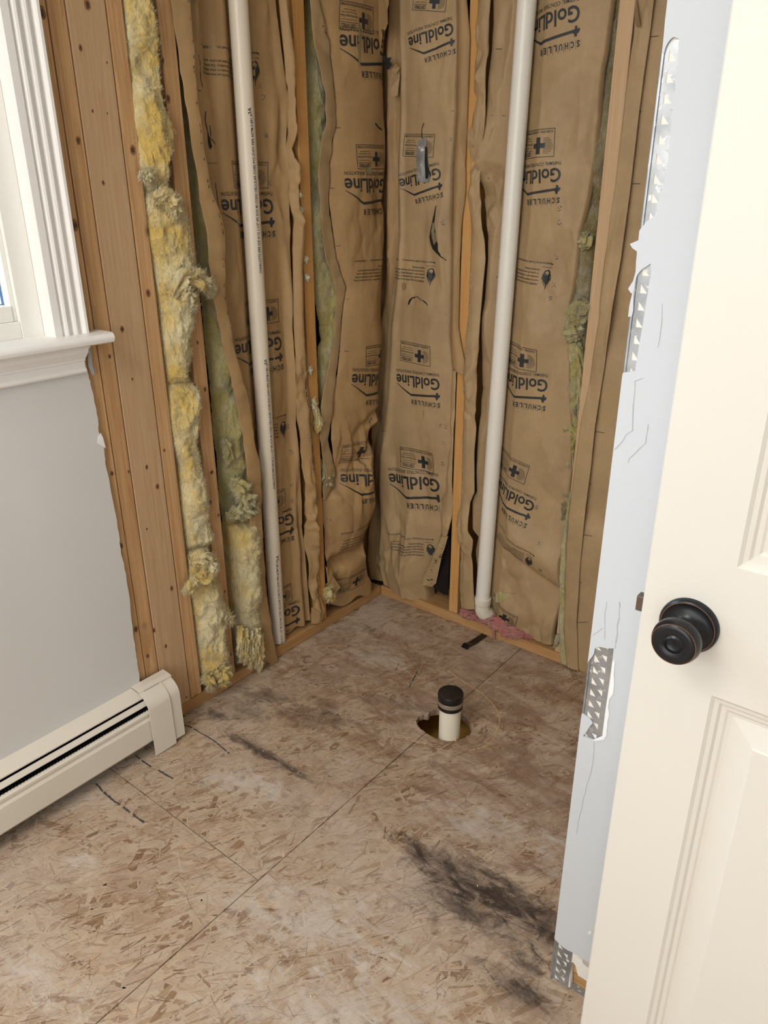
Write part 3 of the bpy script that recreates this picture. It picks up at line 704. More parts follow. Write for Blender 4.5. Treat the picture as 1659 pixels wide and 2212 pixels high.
mb = MB(); mb.poly([hit(x, y, 0, 0.0135) for x, y in tornp], (0.001, 0, 0)); mb.build('torn_paper_edge', MT['gypw'], wall_left)
mb = MB(); mb.poly([hit(x, y, 0, 0.0125) for x, y in [(190, 735), (196, 760), (199, 790), (204, 805), (199, 812), (190, 790)]], (0.0012, 0, 0)); mb.build('torn_paper_edge', MT['crack'], wall_left)
def stud(y0, y1, mat='stud', par=wall_left, z0=0.04, z1=2.40, x0=-0.138, x1=0.0, name='stud'):
    return MB().box(x0, x1, y0, y1, z0, z1, 0.0016).build(name, MT[mat], par)
stud(-1.095, -1.0335, 'stud'); stud(-1.0310, -0.9925, 'stud'); stud(-0.990, -0.900, 'stud_pale', x1=0.001); stud(-0.8970, -0.858, 'stud')
stud(-0.769, -0.727); stud(-0.347, -0.306, 'stud_orange')
stud(0.0, 0.038, 'stud_orange', x0=-0.138, x1=-0.10)
MB().box(-0.138, 0.0, -1.20, 0.0, 0.001, 0.038, 0.0015).build('sole_plate', MT['plate_l'], wall_left)
MB().box(-0.138, 0.0, -1.20, 0.0, 2.401, 2.439).build('top_plate', MT['plate_l'], wall_left)
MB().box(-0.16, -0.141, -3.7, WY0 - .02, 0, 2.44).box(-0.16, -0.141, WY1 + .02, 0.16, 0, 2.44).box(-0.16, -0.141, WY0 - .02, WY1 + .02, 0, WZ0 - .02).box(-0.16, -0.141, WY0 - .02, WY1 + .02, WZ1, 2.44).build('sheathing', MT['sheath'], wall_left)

for i_, (x_, y_, r_) in enumerate(((162, 486, 9), (118, 267, 7), (91, 27, 9), (189, 10, 8), (174, 103, 5), (169, 304, 6), (223, 395, 4), (287, 324, 8), (320, 633, 7), (264, 711, 6), (237, 770, 4), (286, 819, 3), (351, 130, 6), (363, 213, 7),
        (242, 1023, 5), (278, 1019, 3), (317, 1009, 5), (340, 1051, 6), (371, 1271, 6), (317, 1143, 3), (294, 1359, 7), (332, 1362, 6), (319, 1417, 5), (358, 1396, 5), (403, 1506, 3), (459, 1020, 4), (455, 1085, 5), (472, 1113, 4), (486, 1278, 4), (499, 1414, 4), (262, 1179, 6),
        (443, 841, 5), (428, 906, 6), (427, 740, 4), (456, 1021, 4), (355, 973, 3), (228, 728, 4), (200, 240, 3), (231, 135, 2), (232, 245, 2))):
    rs_ = random.Random(i_); p_ = hit(x_, y_, 0, 0.0014); R_ = r_ * 0.00115
    for nm_, k_, c_, t_ in (('knot', 1.0, 'knot_ring', 0.0), ('knot_heart', 0.55, 'knot_core', 0.0003)):
        pts_ = [(0.0011 + t_, p_[1] + R_ * k_ * .8 * math.cos(a_) * rs_.uniform(.8, 1.1), p_[2] + R_ * k_ * 1.25 * math.sin(a_) * rs_.uniform(.85, 1.1)) for a_ in np.linspace(0, 2 * math.pi, 15)[:-1]]
        if nm_ == 'knot': kp_ = MB().poly(pts_, (0.0002, 0, 0)).build(nm_, MT[c_], wall_left)
        else: MB().poly(pts_, (0.0002, 0, 0)).build(nm_, MT[c_], kp_)

# --- far right-hand wall: open framing
wall_right = struct('wall_right', (0.6, 0, 0), 'stripped stud wall with kraft faced batts')
MB().box(0.311, 0.346, 0.0, 0.138, 0.04, 2.40, 0.0016).build('stud', MT['stud_orange'], wall_right)
MB().box(0.727, 0.766, 0.0, 0.138, 0.04, 2.40, 0.0016).build('stud', MT['stud_pale'], wall_right)
MB().box(1.14, 1.178, 0.0, 0.138, 0.04, 2.40, 0.0016).build('stud', MT['stud'], wall_right)
MB().box(0.0, 1.22, 0.0, 0.138, 0.001, 0.038, 0.0015).build('sole_plate', MT['plate_r'], wall_right)
MB().box(0.0, 1.22, 0.0, 0.138, 2.401, 2.439).build('top_plate', MT['plate_r'], wall_right)
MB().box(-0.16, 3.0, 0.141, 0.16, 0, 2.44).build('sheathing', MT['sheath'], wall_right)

# --- partition stub with torn corner bead
PY, PX0 = -1.0, 1.225
wall_stub = struct('wall_stub', (1.6, -1.0, 0), 'pale blue-grey drywall partition with metal corner bead torn bare')
def pp(lst, crop=None, y=PY):
    if crop: lst = [(crop[0] + a / crop[2], crop[1] + b_ / crop[2]) for a, b_ in lst]
    return [(hit(a, b_, 1, y)[0], hit(a, b_, 1, y)[2]) for a, b_ in lst]
A8, A9, A6, A7 = (1300, 0, 3.95), (1280, 560, 5.025), (1160, 1300, 3.325), (1160, 1900, 6.9125)
random.seed(12)
sk = [(PX0, 2.44)] + [(PX0, 1.60)]
sk += pp([(515, 450), (530, 455), (545, 400), (560, 370), (585, 335), (610, 315), (640, 322), (668, 340), (652, 370), (655, 430), (645, 500), (648, 560), (640, 620), (625, 680), (628, 760), (618, 840), (605, 930), (590, 1000), (592, 1100), (578, 1200), (570, 1300), (565, 1380), (550, 1450), (540, 1510), (530, 1560), (505, 1640), (495, 1700), (470, 1745), (470, 1790), (445, 1850), (410, 1870), (380, 1890), (350, 1930), (325, 1960)], A8)
sk += [(PX0 - .0005, pp([(1381, 500)])[0][1])] + pp([(312, 2050), (238, 2082), (262, 2120), (300, 2145)], A8)
sk += [(PX0, pp([(1376, 552)])[0][1])] + pp([(472, 20), (468, 130), (440, 235), (385, 320), (412, 365), (430, 370), (400, 500), (385, 625), (425, 622), (440, 560), (445, 380), (462, 250), (480, 180), (508, 140), (540, 105), (590, 75), (630, 48), (635, 120), (630, 180), (612, 270), (600, 370), (583, 450), (575, 520), (560, 610), (545, 700), (528, 800), (510, 900), (492, 1010), (480, 1100), (468, 1150), (462, 1212), (400, 1222), (330, 1232)], A9)
sk += [(PX0, pp([(1344, 812)])[0][1]), (PX0, pp([(1272, 1434)])[0][1])]
sk += pp([(372, 425), (395, 395), (410, 370), (415, 335), (440, 322), (480, 330), (500, 336), (550, 334), (552, 380), (545, 410), (560, 425), (548, 500), (552, 560), (545, 590), (548, 640), (520, 690), (505, 740), (515, 800), (505, 850), (492, 900), (490, 950), (470, 985), (415, 995), (330, 965), (355, 935), (375, 900), (400, 870), (380, 840), (340, 812), (322, 800)], A6)
sk += [(PX0, pp([(1256, 1550)])[0][1]), (PX0, pp([(1199, 2028)])[0][1])]
sk += pp([(270, 900), (300, 925), (325, 950), (350, 975), (400, 1020), (450, 1050), (550, 1100), (600, 1135), (640, 1180), (700, 1195), (790, 1250)], A7) + [(1.45, 0.045), (2.4, 0.045), (2.4, 2.44)]
MB().poly([(x, PY, z) for x, z in sk], (0, 0.0022, 0)).build('paint_skin', MT['wallb'], wall_stub)
gy = [(PX0 + .002, 2.44), (PX0 + .002, 0.004)] + pp([(210, 1440), (330, 1540), (480, 1640), (480, 1480), (490, 1270), (520, 1250), (560, 1300), (580, 1380), (600, 1455), (660, 1490), (740, 1545)], A7) + [(1.4, 0.02), (2.4, 0.012), (2.4, 2.44)]
MB().poly([(x, PY + .0035, z) for x, z in gy], (0, 0.012, 0)).build('gypsum_board', MT['gyp'], wall_stub)
MB().box(PX0 + .001, PX0 + .013, PY + 0.004, 0.0, 0.003, 2.44).build('side_board', MT['gyp'], wall_stub)
MB().box(PX0 + .015, 2.4, PY + .017, PY + .11, 0.001, 0.038).build('sole_plate', MT['plate_r'], wall_stub)
MB().box(PX0 + .015, PX0 + .053, PY + .017, PY + .11, 0.039, 2.40).build('stud', MT['stud'], wall_stub)
MB().poly([(x, PY + .010, z) for x, z in pp([(470, 1610), (700, 1770), (705, 1850), (590, 1780), (450, 1680)], A7)], (0, 0.01, 0)).build('floor_trim_scrap', MT['metal'], wall_stub)
MB().poly([(x, PY + .0028, z) for x, z in pp([(630, 1175), (700, 1195), (785, 1250), (775, 1340), (720, 1310), (670, 1260), (665, 1215)], A7)], (0, 0.001, 0)).build('bare_patch', plain('bare_grey_patch', (0.50, 0.46, 0.42), 0.8), wall_stub)
# perforated metal bead: rows of triangular punchings
from mathutils.geometry import tessellate_polygon
mb = MB(); W, HH = 0.037, 0.0215; zz = 0.006; row = 0
while zz < 1.66:
    out_ = [Vector((PX0, zz, 0)), Vector((PX0 + W, zz, 0)), Vector((PX0 + W, zz + HH, 0)), Vector((PX0, zz + HH, 0))]
    t1 = [Vector((PX0 + 0.0085, zz + 0.004, 0)), Vector((PX0 + 0.0185, zz + 0.004, 0)), Vector((PX0 + 0.0085, zz + 0.0160, 0))]
    t2 = [Vector((PX0 + 0.0190, zz + 0.0195, 0)), Vector((PX0 + 0.0285, zz + 0.0195, 0)), Vector((PX0 + 0.0285, zz + 0.0085, 0))]
    al = out_ + t1 + t2
    mb.add([(v.x, PY + .0028, v.y) for v in al], [tuple(t) for t in tessellate_polygon([out_, t1, t2])]); zz += HH
mb.build('corner_bead', MT['metal'], wall_stub)
MB().tube([(PX0 + .0018, PY + .0034, 0.004), (PX0 + .0018, PY + .0034, 1.66)], 0.0023, 10).build('bead_nose', MT['metal'], wall_stub, True)
def wall_crack(pxs, w=0.0008, crop=None, seed=0, mat='crack'):
    P = [np.array(p) for p in pp(pxs, crop)]; random.seed(seed); Q = []
    for a, b_ in zip(P[:-1], P[1:]):
        n = max(1, int(np.hypot(*(b_ - a)) / 0.008))
        for i in range(n): Q.append(a + (b_ - a) * i / n + np.array([random.uniform(-.0008, .0008), 0]))
    Q.append(P[-1]); m2 = MB()
    for a, b_ in zip(Q[:-1], Q[1:]):
        e = (b_ - a) / (np.hypot(*(b_ - a)) + 1e-9); n = np.array([-e[1], e[0]]) * w / 2 * random.uniform(.5, 1.5)
        m2.poly([(q[0], PY - .0001, q[1]) for q in (a - n, b_ - n, b_ + n, a + n)], (0, -0.0003, 0))
    m2.build('paint_crack', MT[mat], wall_stub)
wall_crack([(595, 0), (588, 70), (592, 120), (575, 170), (578, 230), (565, 290), (560, 335)], 0.0014, A6, 1)
wall_crack([(497, 0), (485, 150), (485, 270)], 0.0007, A6, 2); wall_crack([(470, 190), (400, 240)], 0.0006, A6, 3)
wall_crack([(550, 1290), (465, 1322), (455, 1500), (432, 1700), (430, 1860), (370, 1900), (320, 1980), (240, 2065)], 0.0010, A9, 4)
wall_crack([(752, 480), (748, 640), (735, 780), (708, 960)], 0.0006, A9, 5); wall_crack([(600, 1790), (575, 2000), (400, 2160), (385, 2210)], 0.0007, A9, 6)
wall_crack([(412, 995), (408, 1100), (395, 1200), (350, 1350), (300, 1560), (285, 1660)], 0.0007, A6, 7)
MB().poly([(x, PY - .0004, z) for x, z in pp([(770, 780), (790, 760), (815, 785), (795, 812), (765, 812)], A7)], (0, -0.0005, 0)).build('paint_chip', MT['gypw'], wall_stub)
chipm = MB()
for lst in ([(548, 425), (560, 430), (552, 520), (556, 590), (548, 660), (520, 700), (512, 760), (520, 810), (508, 860), (500, 960), (480, 990), (415, 998), (405, 990), (470, 962), (490, 800), (505, 700), (530, 560)],):
    chipm.poly([(x, PY - .0001, z) for x, z in pp(lst, A6)], (0, -0.0008, 0))
chipm.build('torn_paint_edge', MT['gypw'], wall_stub)

# --- door leaf standing open in front of the partition
door = struct('door_1', (1.73, -1.184, 0.012), 'cream six-panel door with dark knob')
DX0, DX1, DY, DZ0, DZ1 = 1.353, 2.115, -1.184, 0.012, 2.035
cols = [(1.447, 1.702), (1.767, 2.022)]; rows_ = [(0.24, 0.881), (1.047, 1.585), (1.70, 1.93)]
def panel_profile(mb, x0, x1, z0, z1):
    steps = [(0, 0), (0.004, 0.0035), (0.009, 0.0045), (0.012, 0.0080), (0.017, 0.0085), (0.020, 0.0105), (0.024, 0.0110), (0.052, 0.0045), (0.054, 0.0030)]
    pv = None
    for s_, d in steps:
        cur = [(x0 + s_, DY + d, z0 + s_), (x1 - s_, DY + d, z0 + s_), (x1 - s_, DY + d, z1 - s_), (x0 + s_, DY + d, z1 - s_)]
        if pv: mb.add(pv + cur, [(i, (i + 1) % 4, 4 + (i + 1) % 4, 4 + i) for i in range(4)])
        pv = cur
    mb.add(pv, [(0, 1, 2, 3)])
mb = MB(); xs = [DX0 + .002] + [v for c in cols for v in c] + [DX1]; zs = [DZ0] + [v for r in rows_ for v in r] + [DZ1]
for i in range(len(xs) - 1):
    for j in range(len(zs) - 1):
        if i % 2 == 1 and j % 2 == 1: continue
        mb.add([(xs[i], DY, zs[j]), (xs[i + 1], DY, zs[j]), (xs[i + 1], DY, zs[j + 1]), (xs[i], DY, zs[j + 1])], [(0, 1, 2, 3)])
e_ = 0.002
mb.add([(DX0 + e_, DY, DZ0), (DX0, DY + e_, DZ0), (DX0, DY + .035, DZ0), (DX1, DY + .035, DZ0), (DX1, DY, DZ0), (DX0 + e_, DY, DZ1), (DX0, DY + e_, DZ1), (DX0, DY + .035, DZ1), (DX1, DY + .035, DZ1), (DX1, DY, DZ1)],
       [(0, 1, 6, 5), (1, 2, 7, 6), (2, 3, 8, 7), (3, 4, 9, 8), (0, 4, 3, 2, 1), (5, 6, 7, 8, 9)])
slab = mb.build('door_slab', MT['door'], door)
for c in cols:
    for r in rows_:
        m2 = MB(); panel_profile(m2, c[0], c[1], r[0], r[1]); m2.build('raised_panel', MT['door'], door)
KX, KZ = 1.4095, 0.962
kn = MB().lathe([(0.001, 0.052), (0.0045, 0.0522), (0.0075, 0.0535), (0.0085, 0.0555), (0.0095, 0.0545), (0.011, 0.0535), (0.0145, 0.055), (0.019, 0.0555), (0.0225, 0.0545), (0.0238, 0.0530), (0.0243, 0.0530), (0.0262, 0.0485), (0.0270, 0.0430), (0.0262, 0.0375), (0.0235, 0.0335), (0.017, 0.0305), (0.0125, 0.0280), (0.0105, 0.024), (0.0105, 0.012)], (KX, DY, KZ), (0, -1, 0), 48)
knob = kn.build('door_knob', MT['bronze'], door, True, label='dark bronze round privacy knob')
MB().lathe([(0.0335, 0.0), (0.0335, 0.0045), (0.0315, 0.0075), (0.0300, 0.0082), (0.0280, 0.0078), (0.022, 0.0095), (0.016, 0.0125), (0.0125, 0.0165), (0.0118, 0.0185)], (KX, DY, KZ), (0, -1, 0), 56).build('rosette', MT['bronze'], knob, True)
for r_, h_ in ((0.0301, 0.0083), (0.0240, 0.0532), (0.0122, 0.0186)):
    rp = [(r_ + 0.0004 * math.cos(a), h_ + 0.0004 * math.sin(a)) for a in np.linspace(0, 2 * math.pi, 7)]
    MB().lathe(rp, (KX, DY, KZ), (0, -1, 0), 56, False).build('worn_rim', MT['copper'], knob, True)
MB().box(KX - .0014, KX + .0014, DY - .0528, DY - .0515, KZ - .0014, KZ + .0014).build('pin_hole', MT['dark'], knob)
MB().box(DX0 - .011, DX0 + .003, DY + .011, DY + .024, KZ - .010, KZ + .010, 0.001).box(DX0 - .0005, DX0 + .001, DY + .005, DY + .030, KZ - .028, KZ + .028).build('latch_bolt', plain('brown_bronze_latch', (0.16, 0.12, 0.10), 0.4, 0.6), door)

# --- window
win = struct('window_1', (0, -1.55, 1.12), 'white window with fluted casing, stool and apron')
def casing(y0, y1, flip, z0, z1):
    prof = [(0.0128, 0), (0.024, 0.0), (0.026, 0.003), (0.027, 0.010), (0.0235, 0.014), (0.0235, 0.022), (0.0275, 0.025), (0.029, 0.030), (0.0275, 0.035), (0.022, 0.038), (0.022, 0.043), (0.0275, 0.046), (0.029, 0.051), (0.0275, 0.056), (0.0235, 0.059), (0.0235, 0.064), (0.028, 0.067), (0.031, 0.071), (0.031, 0.077), (0.0128, 0.077)]
    w = y1 - y0; k = w / 0.077
    pr = [(x, (y0 + s_ * k) if not flip else (y1 - s_ * k)) for x, s_ in prof]
    return MB().prism(pr, 2, z0, z1)
casing(-1.1415, -1.065, False, 1.135, 2.24).build('casing', MT['trim'], win)
casing(-2.027, -1.950, True, 1.135, 2.24).build('casing', MT['trim'], win)
MB().box(0.0128, 0.030, -1.950, -1.142, 2.165, 2.24).build('head_casing', MT['trim'], win)
st = [(0.0128, 1.112), (0.058, 1.112), (0.064, 1.115), (0.067, 1.1215), (0.067, 1.127), (0.063, 1.133), (0.056, 1.135), (-0.022, 1.135), (-0.022, 1.121), (0.0128, 1.121)]
MB().prism([(x, z) for x, z in st], 1, -2.06, -1.026).build('window_stool', MT['trim'], win, True)
ap = [(0.0128, 1.112), (0.040, 1.112), (0.040, 1.106), (0.036, 1.103), (0.034, 1.094), (0.028, 1.084), (0.0255, 1.080), (0.0255, 1.076), (0.0235, 1.074), (0.0225, 1.060), (0.0245, 1.058), (0.0255, 1.053), (0.0235, 1.049), (0.0128, 1.049)]
apm = MB(); n_ = len(ap); y1a = [-1.073 - max(0, (0.040 - x)) * 0.55 for x, z in ap]
apm.add([(x, -2.03, z) for x, z in ap] + [(x, y, z) for (x, z), y in zip(ap, y1a)], [(i, (i + 1) % n_, n_ + (i + 1) % n_, n_ + i) for i in range(n_)] + [tuple(range(n_)), tuple(range(n_, 2 * n_))]); apm.build('apron', MT['trim'], win)
MB().box(-0.14, 0.028, -1.142, -1.126, 1.135, 2.165).box(-0.14, 0.028, -1.966, -1.950, 1.135, 2.165).box(-0.14, 0.028, -1.95, -1.142, 2.15, 2.165).build('jamb', MT['trim'], win)
MB().box(-0.14, -0.022, -1.95, -1.142, 1.10, 1.134).build('sill_frame', MT['sash'], win)
fr_ = MB(); fr_.box(-0.10, -0.018, -1.190, -1.1424, 1.1345, 2.12, 0.0008).box(-0.10, -0.018, -1.946, -1.902, 1.1345, 2.12, 0.002).box(-0.10, -0.020, -1.902, -1.190, 1.1345, 1.170, 0.002).box(-0.10, -0.018, -1.902, -1.190, 2.09, 2.12); fr_.build('window_frame', MT['sash'], win)
sh = MB(); sh.box(-0.085, -0.030, -1.1995, -1.190, 1.170, 2.09, 0.0015).box(-0.085, -0.030, -1.902, -1.8925, 1.170, 2.09, 0.0015).box(-0.085, -0.026, -1.8925, -1.1995, 1.170, 1.203, 0.002).box(-0.085, -0.03, -1.8925, -1.1995, 2.07, 2.09); sash = sh.build('sash', MT['sash'], win)
MB().box(-0.062, -0.058, -1.893, -1.199, 1.203, 2.07).build('pane', MT['glass'], sash)
gp = MB(); gp.box(-0.064, -0.056, -1.2012, -1.1995, 1.203, 2.07).box(-0.064, -0.056, -1.8925, -1.1995, 1.203, 1.2045); gp.build('glazing_bead', plain('grey_blue_gasket', (0.10, 0.20, 0.36), 0.5), sash)

# the neighbouring house seen through the pane
nb = thing('house', (-5.5, 0.5, -2.6), 'pale lap-sided house seen through the window', 'building')
for i in range(26):
    z = -2.6 + i * 0.20
    MB().prism([(-5.5, z), (-5.47, z), (-5.5, z + 0.2)], 1, -6.0, 6.0).build('siding_board', MT['siding'], nb)
MB().box(-9.5, -5.52, -6.0, 6.0, -2.6, 2.6).build('wall', MT['siding'], nb)
MB().prism([(-6.2, 2.55), (-5.2, 2.55), (-7.5, 4.0), (-9.8, 2.55)], 1, -6.3, 6.3).build('roof', plain('roof_shingle', (0.20, 0.2, 0.21), 0.8), nb)
yard = MB().box(-14, -0.2, -12, 12, -2.7, -2.6).build('ground', plain('lawn', (0.10, 0.17, 0.05), 0.9)); yard['kind'] = 'structure'

# --- baseboard heater
hb = thing('baseboard_heater', (0.05, -1.6, 0.0), 'cream metal baseboard heater along the foot of the grey wall', 'heater')
HY0, HY1 = -3.2, -1.005
MB().prism([(0.0131, 0.192), (0.0131, 0.189), (0.049, 0.1735), (0.0505, 0.1715), (0.0525, 0.1720), (0.0525, 0.1755)], 1, HY0, HY1).build('hood', MT['heater'], hb)
MB().box(0.0129, 0.0135, HY0, HY1, 0.03, 0.1885).build('back_plate', MT['fin'], hb)
MB().prism([(0.046, 0.1605), (0.0515, 0.1640), (0.0575, 0.1600), (0.0615, 0.1535), (0.0605, 0.1515), (0.0565, 0.1555), (0.050, 0.1585)], 1, HY0, HY1).build('damper', MT['heater'], hb, True)
MB().prism([(0.065, 0.137), (0.066, 0.1405), (0.070, 0.1415), (0.0765, 0.1385), (0.0765, 0.132), (0.0745, 0.128), (0.0745, 0.124), (0.0785, 0.117), (0.0785, 0.052), (0.075, 0.046), (0.066, 0.044), (0.066, 0.046), (0.0745, 0.050), (0.0760, 0.054), (0.0760, 0.116), (0.0725, 0.122), (0.0725, 0.129), (0.0735, 0.133), (0.0735, 0.1365), (0.069, 0.1415), (0.065, 0.1415)], 1, HY0, HY1).build('front_panel', MT['heater'], hb)
fn = MB(); y = HY0 + .02
while y < HY1 - 0.01: fn.box(0.018, 0.068, y, y + 0.0006, 0.065, 0.145); y += 0.008
fn.build('fins', MT['fin'], hb, kind='stuff'); MB().tube([(0.042, HY0, 0.10), (0.042, HY1, 0.10)], 0.011, 12).build('copper_tube', MT['copper'], hb, True)
def shellprof(pts, t):
    out_ = list(pts); inn = [(x - t if x > 0.05 else x, z - t if z > 0.1 else z) for x, z in pts][::-1]; return out_ + inn
capp = [(0.0131, 0.193), (0.035, 0.192), (0.052, 0.188), (0.066, 0.180), (0.075, 0.170), (0.0805, 0.158), (0.0815, 0.150), (0.0830, 0.012)]
MB().prism([(0.0131, 0.012)] + capp, 1, -1.034, -0.988).build('end_cap', MT['heater'], hb, True)
slp = [(0.0131, 0.1955), (0.035, 0.1945), (0.053, 0.1905), (0.068, 0.182), (0.0780, 0.171), (0.0845, 0.158), (0.0855, 0.150), (0.0880, 0.004)]
MB().prism(shellprof(slp, 0.002), 1, -1.090, -1.022).build('splice_sleeve', MT['heater'], hb, True)
MB().prism([(0.0131, 0.1975), (0.035, 0.1965), (0.050, 0.1930), (0.050, 0.190), (0.0131, 0.1945)], 1, -1.090, -0.986).build('top_strip', MT['heater'], hb)
scr = MB(); random.seed(5)
for i in range(22):
    yy = -1.076 + i * 0.0022; scr.box(0.0480, 0.0525, yy, yy + 0.0014, 0.1925, 0.1932)
scr.build('scratch', MT['crack'], hb)

# ================================================================== PIPES
def pipe_axis(top, bot, depth_top, depth_bot):
    pass
# left vent pipe: axis found from its centre line in the photograph at the depth its 48 mm width implies
def axis_point(px, py, dist): return CAM + ray(px, py) * dist
p_top = hit(514, 0, 0, -0.020); p_bot = hit(601, 1376, 0, -0.026)
ax_l = (Vector(p_top) - Vector(p_bot)).normalized(); p0 = Vector(p_bot); p1 = p0 + ax_l * ((2.38 - p0.z) / ax_l.z); p0 = p0 - ax_l * ((p0.z - 0.041) / ax_l.z)
pl = thing('vent_pipe', tuple(p0), 'cream plastic pipe with black printed lettering, left of the corner', 'pipe')
RP = 0.0241
RQ = 0.0250
MB().tube([p0, p1], RP, 40).build('pipe', MT['pvc'], pl, True)
def pipe_text(txt, px_start, px_end, h, y_off, name='printed_lettering', bold=0.01):
    # the line of lettering climbs the pipe; its position round the pipe is taken from the photograph
    def loc(px, py):
        r = Vector(ray(px, py)).normalized(); o = Vector(CAM)
        w = o - p0; a = r - ax_l * r.dot(ax_l); b2 = w - ax_l * w.dot(ax_l)
        A = a.dot(a); B = 2 * a.dot(b2); Cc = b2.dot(b2) - RP * RP; disc = max(0, B * B - 4 * A * Cc); t = (-B - math.sqrt(disc)) / (2 * A)
        q = o + r * t; h_ = (q - p0).dot(ax_l); rad = (q - p0 - ax_l * h_); return h_, rad
    h0, r0 = loc(*px_start); h1, r1 = loc(*px_end)
    e1 = Vector((1, 0, 0)); e1 = (e1 - ax_l * e1.dot(ax_l)).normalized(); e2 = ax_l.cross(e1)
    a0 = math.atan2(r0.dot(e2), r0.dot(e1)); a1 = math.atan2(r1.dot(e2), r1.dot(e1)); am = (a0 + a1) / 2
    V, F = text_mesh(txt, 0, 1, 0, 1, bold=bold); V, F = cut_mesh(V * np.array([1, 1]), F, 0.5) if False else (V, F)
    out_ = []
    for x, y in V:
        hh = h0 + (h1 - h0) * x; a = am - (y * h + y_off) / RP
        out_.append(p0 + ax_l * hh + (e1 * math.cos(a) + e2 * math.sin(a)) * (RP + 0.0004))
    return link(name, out_, F, MT['ink'], pl)
T1 = 'CHARLOTTE PIPE N/E 4112 1-1/2" IPS SCH 40 COEX CELLULAR CORE PVC-DWV PIPE ASTM F-891-9'
for s_, e_, n_e, sym0, sym1 in (((565, 590), (540, 247), (538, 232), (536, 206), (534, 178)), ((594, 1056), (574, 787), (573, 776), (571, 754), (570, 732)), ((607, 1392), (600, 1212), (599, 1200), (599, 1182), (599, 1164))):
    t_ = T1 if s_[1] < 1300 else 'N/E 4112 1-1/2" IPS SCH 40 COEX CELLULAR CORE PVC-DWV PIPE ASTM F-891-9'
    pipe_text(t_, s_, e_, 0.0078, 0, bold=0.02); pipe_text('3A', e_, n_e, 0.0095, 0, bold=0.02)
# right pipe, white, ending in an elbow
q_top = hit(1138.5, 0, 1, 0.012); q_bot = hit(1043, 1290, 1, 0.022)
ax_r = (Vector(q_top) - Vector(q_bot)).normalized(); q0 = Vector(q_bot); q1 = q0 + ax_r * ((2.38 - q0.z) / ax_r.z)
pr_ = thing('drain_pipe', (q0.x, q0.y, 0.04), 'glossy white plastic pipe with an elbow at its foot, right wall', 'pipe')
MB().tube([q0, q1], RQ, 40).build('pipe', MT['pvc_w'], pr_, True)
q0b = q0 - ax_r * 0.010
MB().lathe([(0.0251, 0.012), (0.0298, 0.010), (0.0302, 0.006), (0.0302, -0.012), (0.0290, -0.016), (0.0282, -0.017), (0.0282, -0.024)], q0b, ax_r, 40, False).build('coupling', MT['pvc_c'], pr_, True)
pts = [q0b - ax_r * 0.016]; dirv = -ax_r; side = Vector((0.75, 0.66, 0)).normalized()
for i in range(9):
    a = i / 8 * math.radians(62); pts.append(pts[-1] + (dirv * math.cos(a) + side * math.sin(a)) * 0.0075)
MB().tube(pts, 0.0282, 36).build('elbow', MT['pvc_c'], pr_, True)
# floor stub
sb = Vector((0.6615, -0.5140, 0)); fs = thing('drain_stub', (sb.x, sb.y, -0.25), 'short white drain stub with black rubber cap rising through the floor hole', 'pipe')
MB().lathe([(0.0302, -0.25), (0.0302, 0.122)], sb, (0, 0, 1), 40).build('pipe', MT['pvc_c'], fs, True)
cap = MB().lathe([(0.0325, 0.095), (0.0352, 0.0965), (0.0358, 0.100), (0.0350, 0.103), (0.0350, 0.106), (0.0345, 0.107), (0.0345, 0.122), (0.0350, 0.1225), (0.0358, 0.126), (0.0358, 0.140), (0.0345, 0.1425), (0.0330, 0.1420), (0.030, 0.1405), (0.012, 0.1395), (0.001, 0.1395)], sb, (0, 0, 1), 44).build('rubber_cap', MT['rubber'], fs, True)
MB().lathe([(0.0353, 0.108), (0.0360, 0.109), (0.0360, 0.120), (0.0353, 0.121)], sb, (0, 0, 1), 44, False).build('clamp_band', MT['clamp'], fs, True)

# ================================================================== INSULATION
def cz(c, lst): return [(c[0] + x / c[2], c[1] + y / c[2]) for x, y in lst]
def lumpy(seed, amp=0.02, dome=0.03, fine=0.006, sc=12, ends=(1, 1), endd=0.05, pw=0.5):
    def f(S, T, U, Z):
        pr = np.clip(4 * S * (1 - S), 0, 1) ** pw
        e = np.minimum(1, np.minimum((T / 0.06) if ends[0] else 9, ((1 - T) / 0.06) if ends[1] else 9)); e = np.sqrt(np.clip(e, 0, 1)) if True else e
        n = fbm(U * sc, Z * sc * 0.8, seed, 3); w = fbm(U * 55 + n * 2.0, Z * 40 + n * 2.5, seed + 40, 3)
        ridge = 1 - np.abs(fbm(U * sc * 2.2 + 0.6 * n, Z * sc * 1.3, seed + 80, 3)) * 1.8
        tex = pn(U * 260, Z * 200, seed + 90) * 0.0011 + pn(U * 520, Z * 420, seed + 91) * 0.0006
        return -dome * pr * e - amp * n * (0.35 + 0.65 * pr) - amp * 0.25 * ridge * np.abs(ridge) * (0.3 + .7 * pr) - 0.5 * fine * w + endd * (1 - e) + tex
    return f
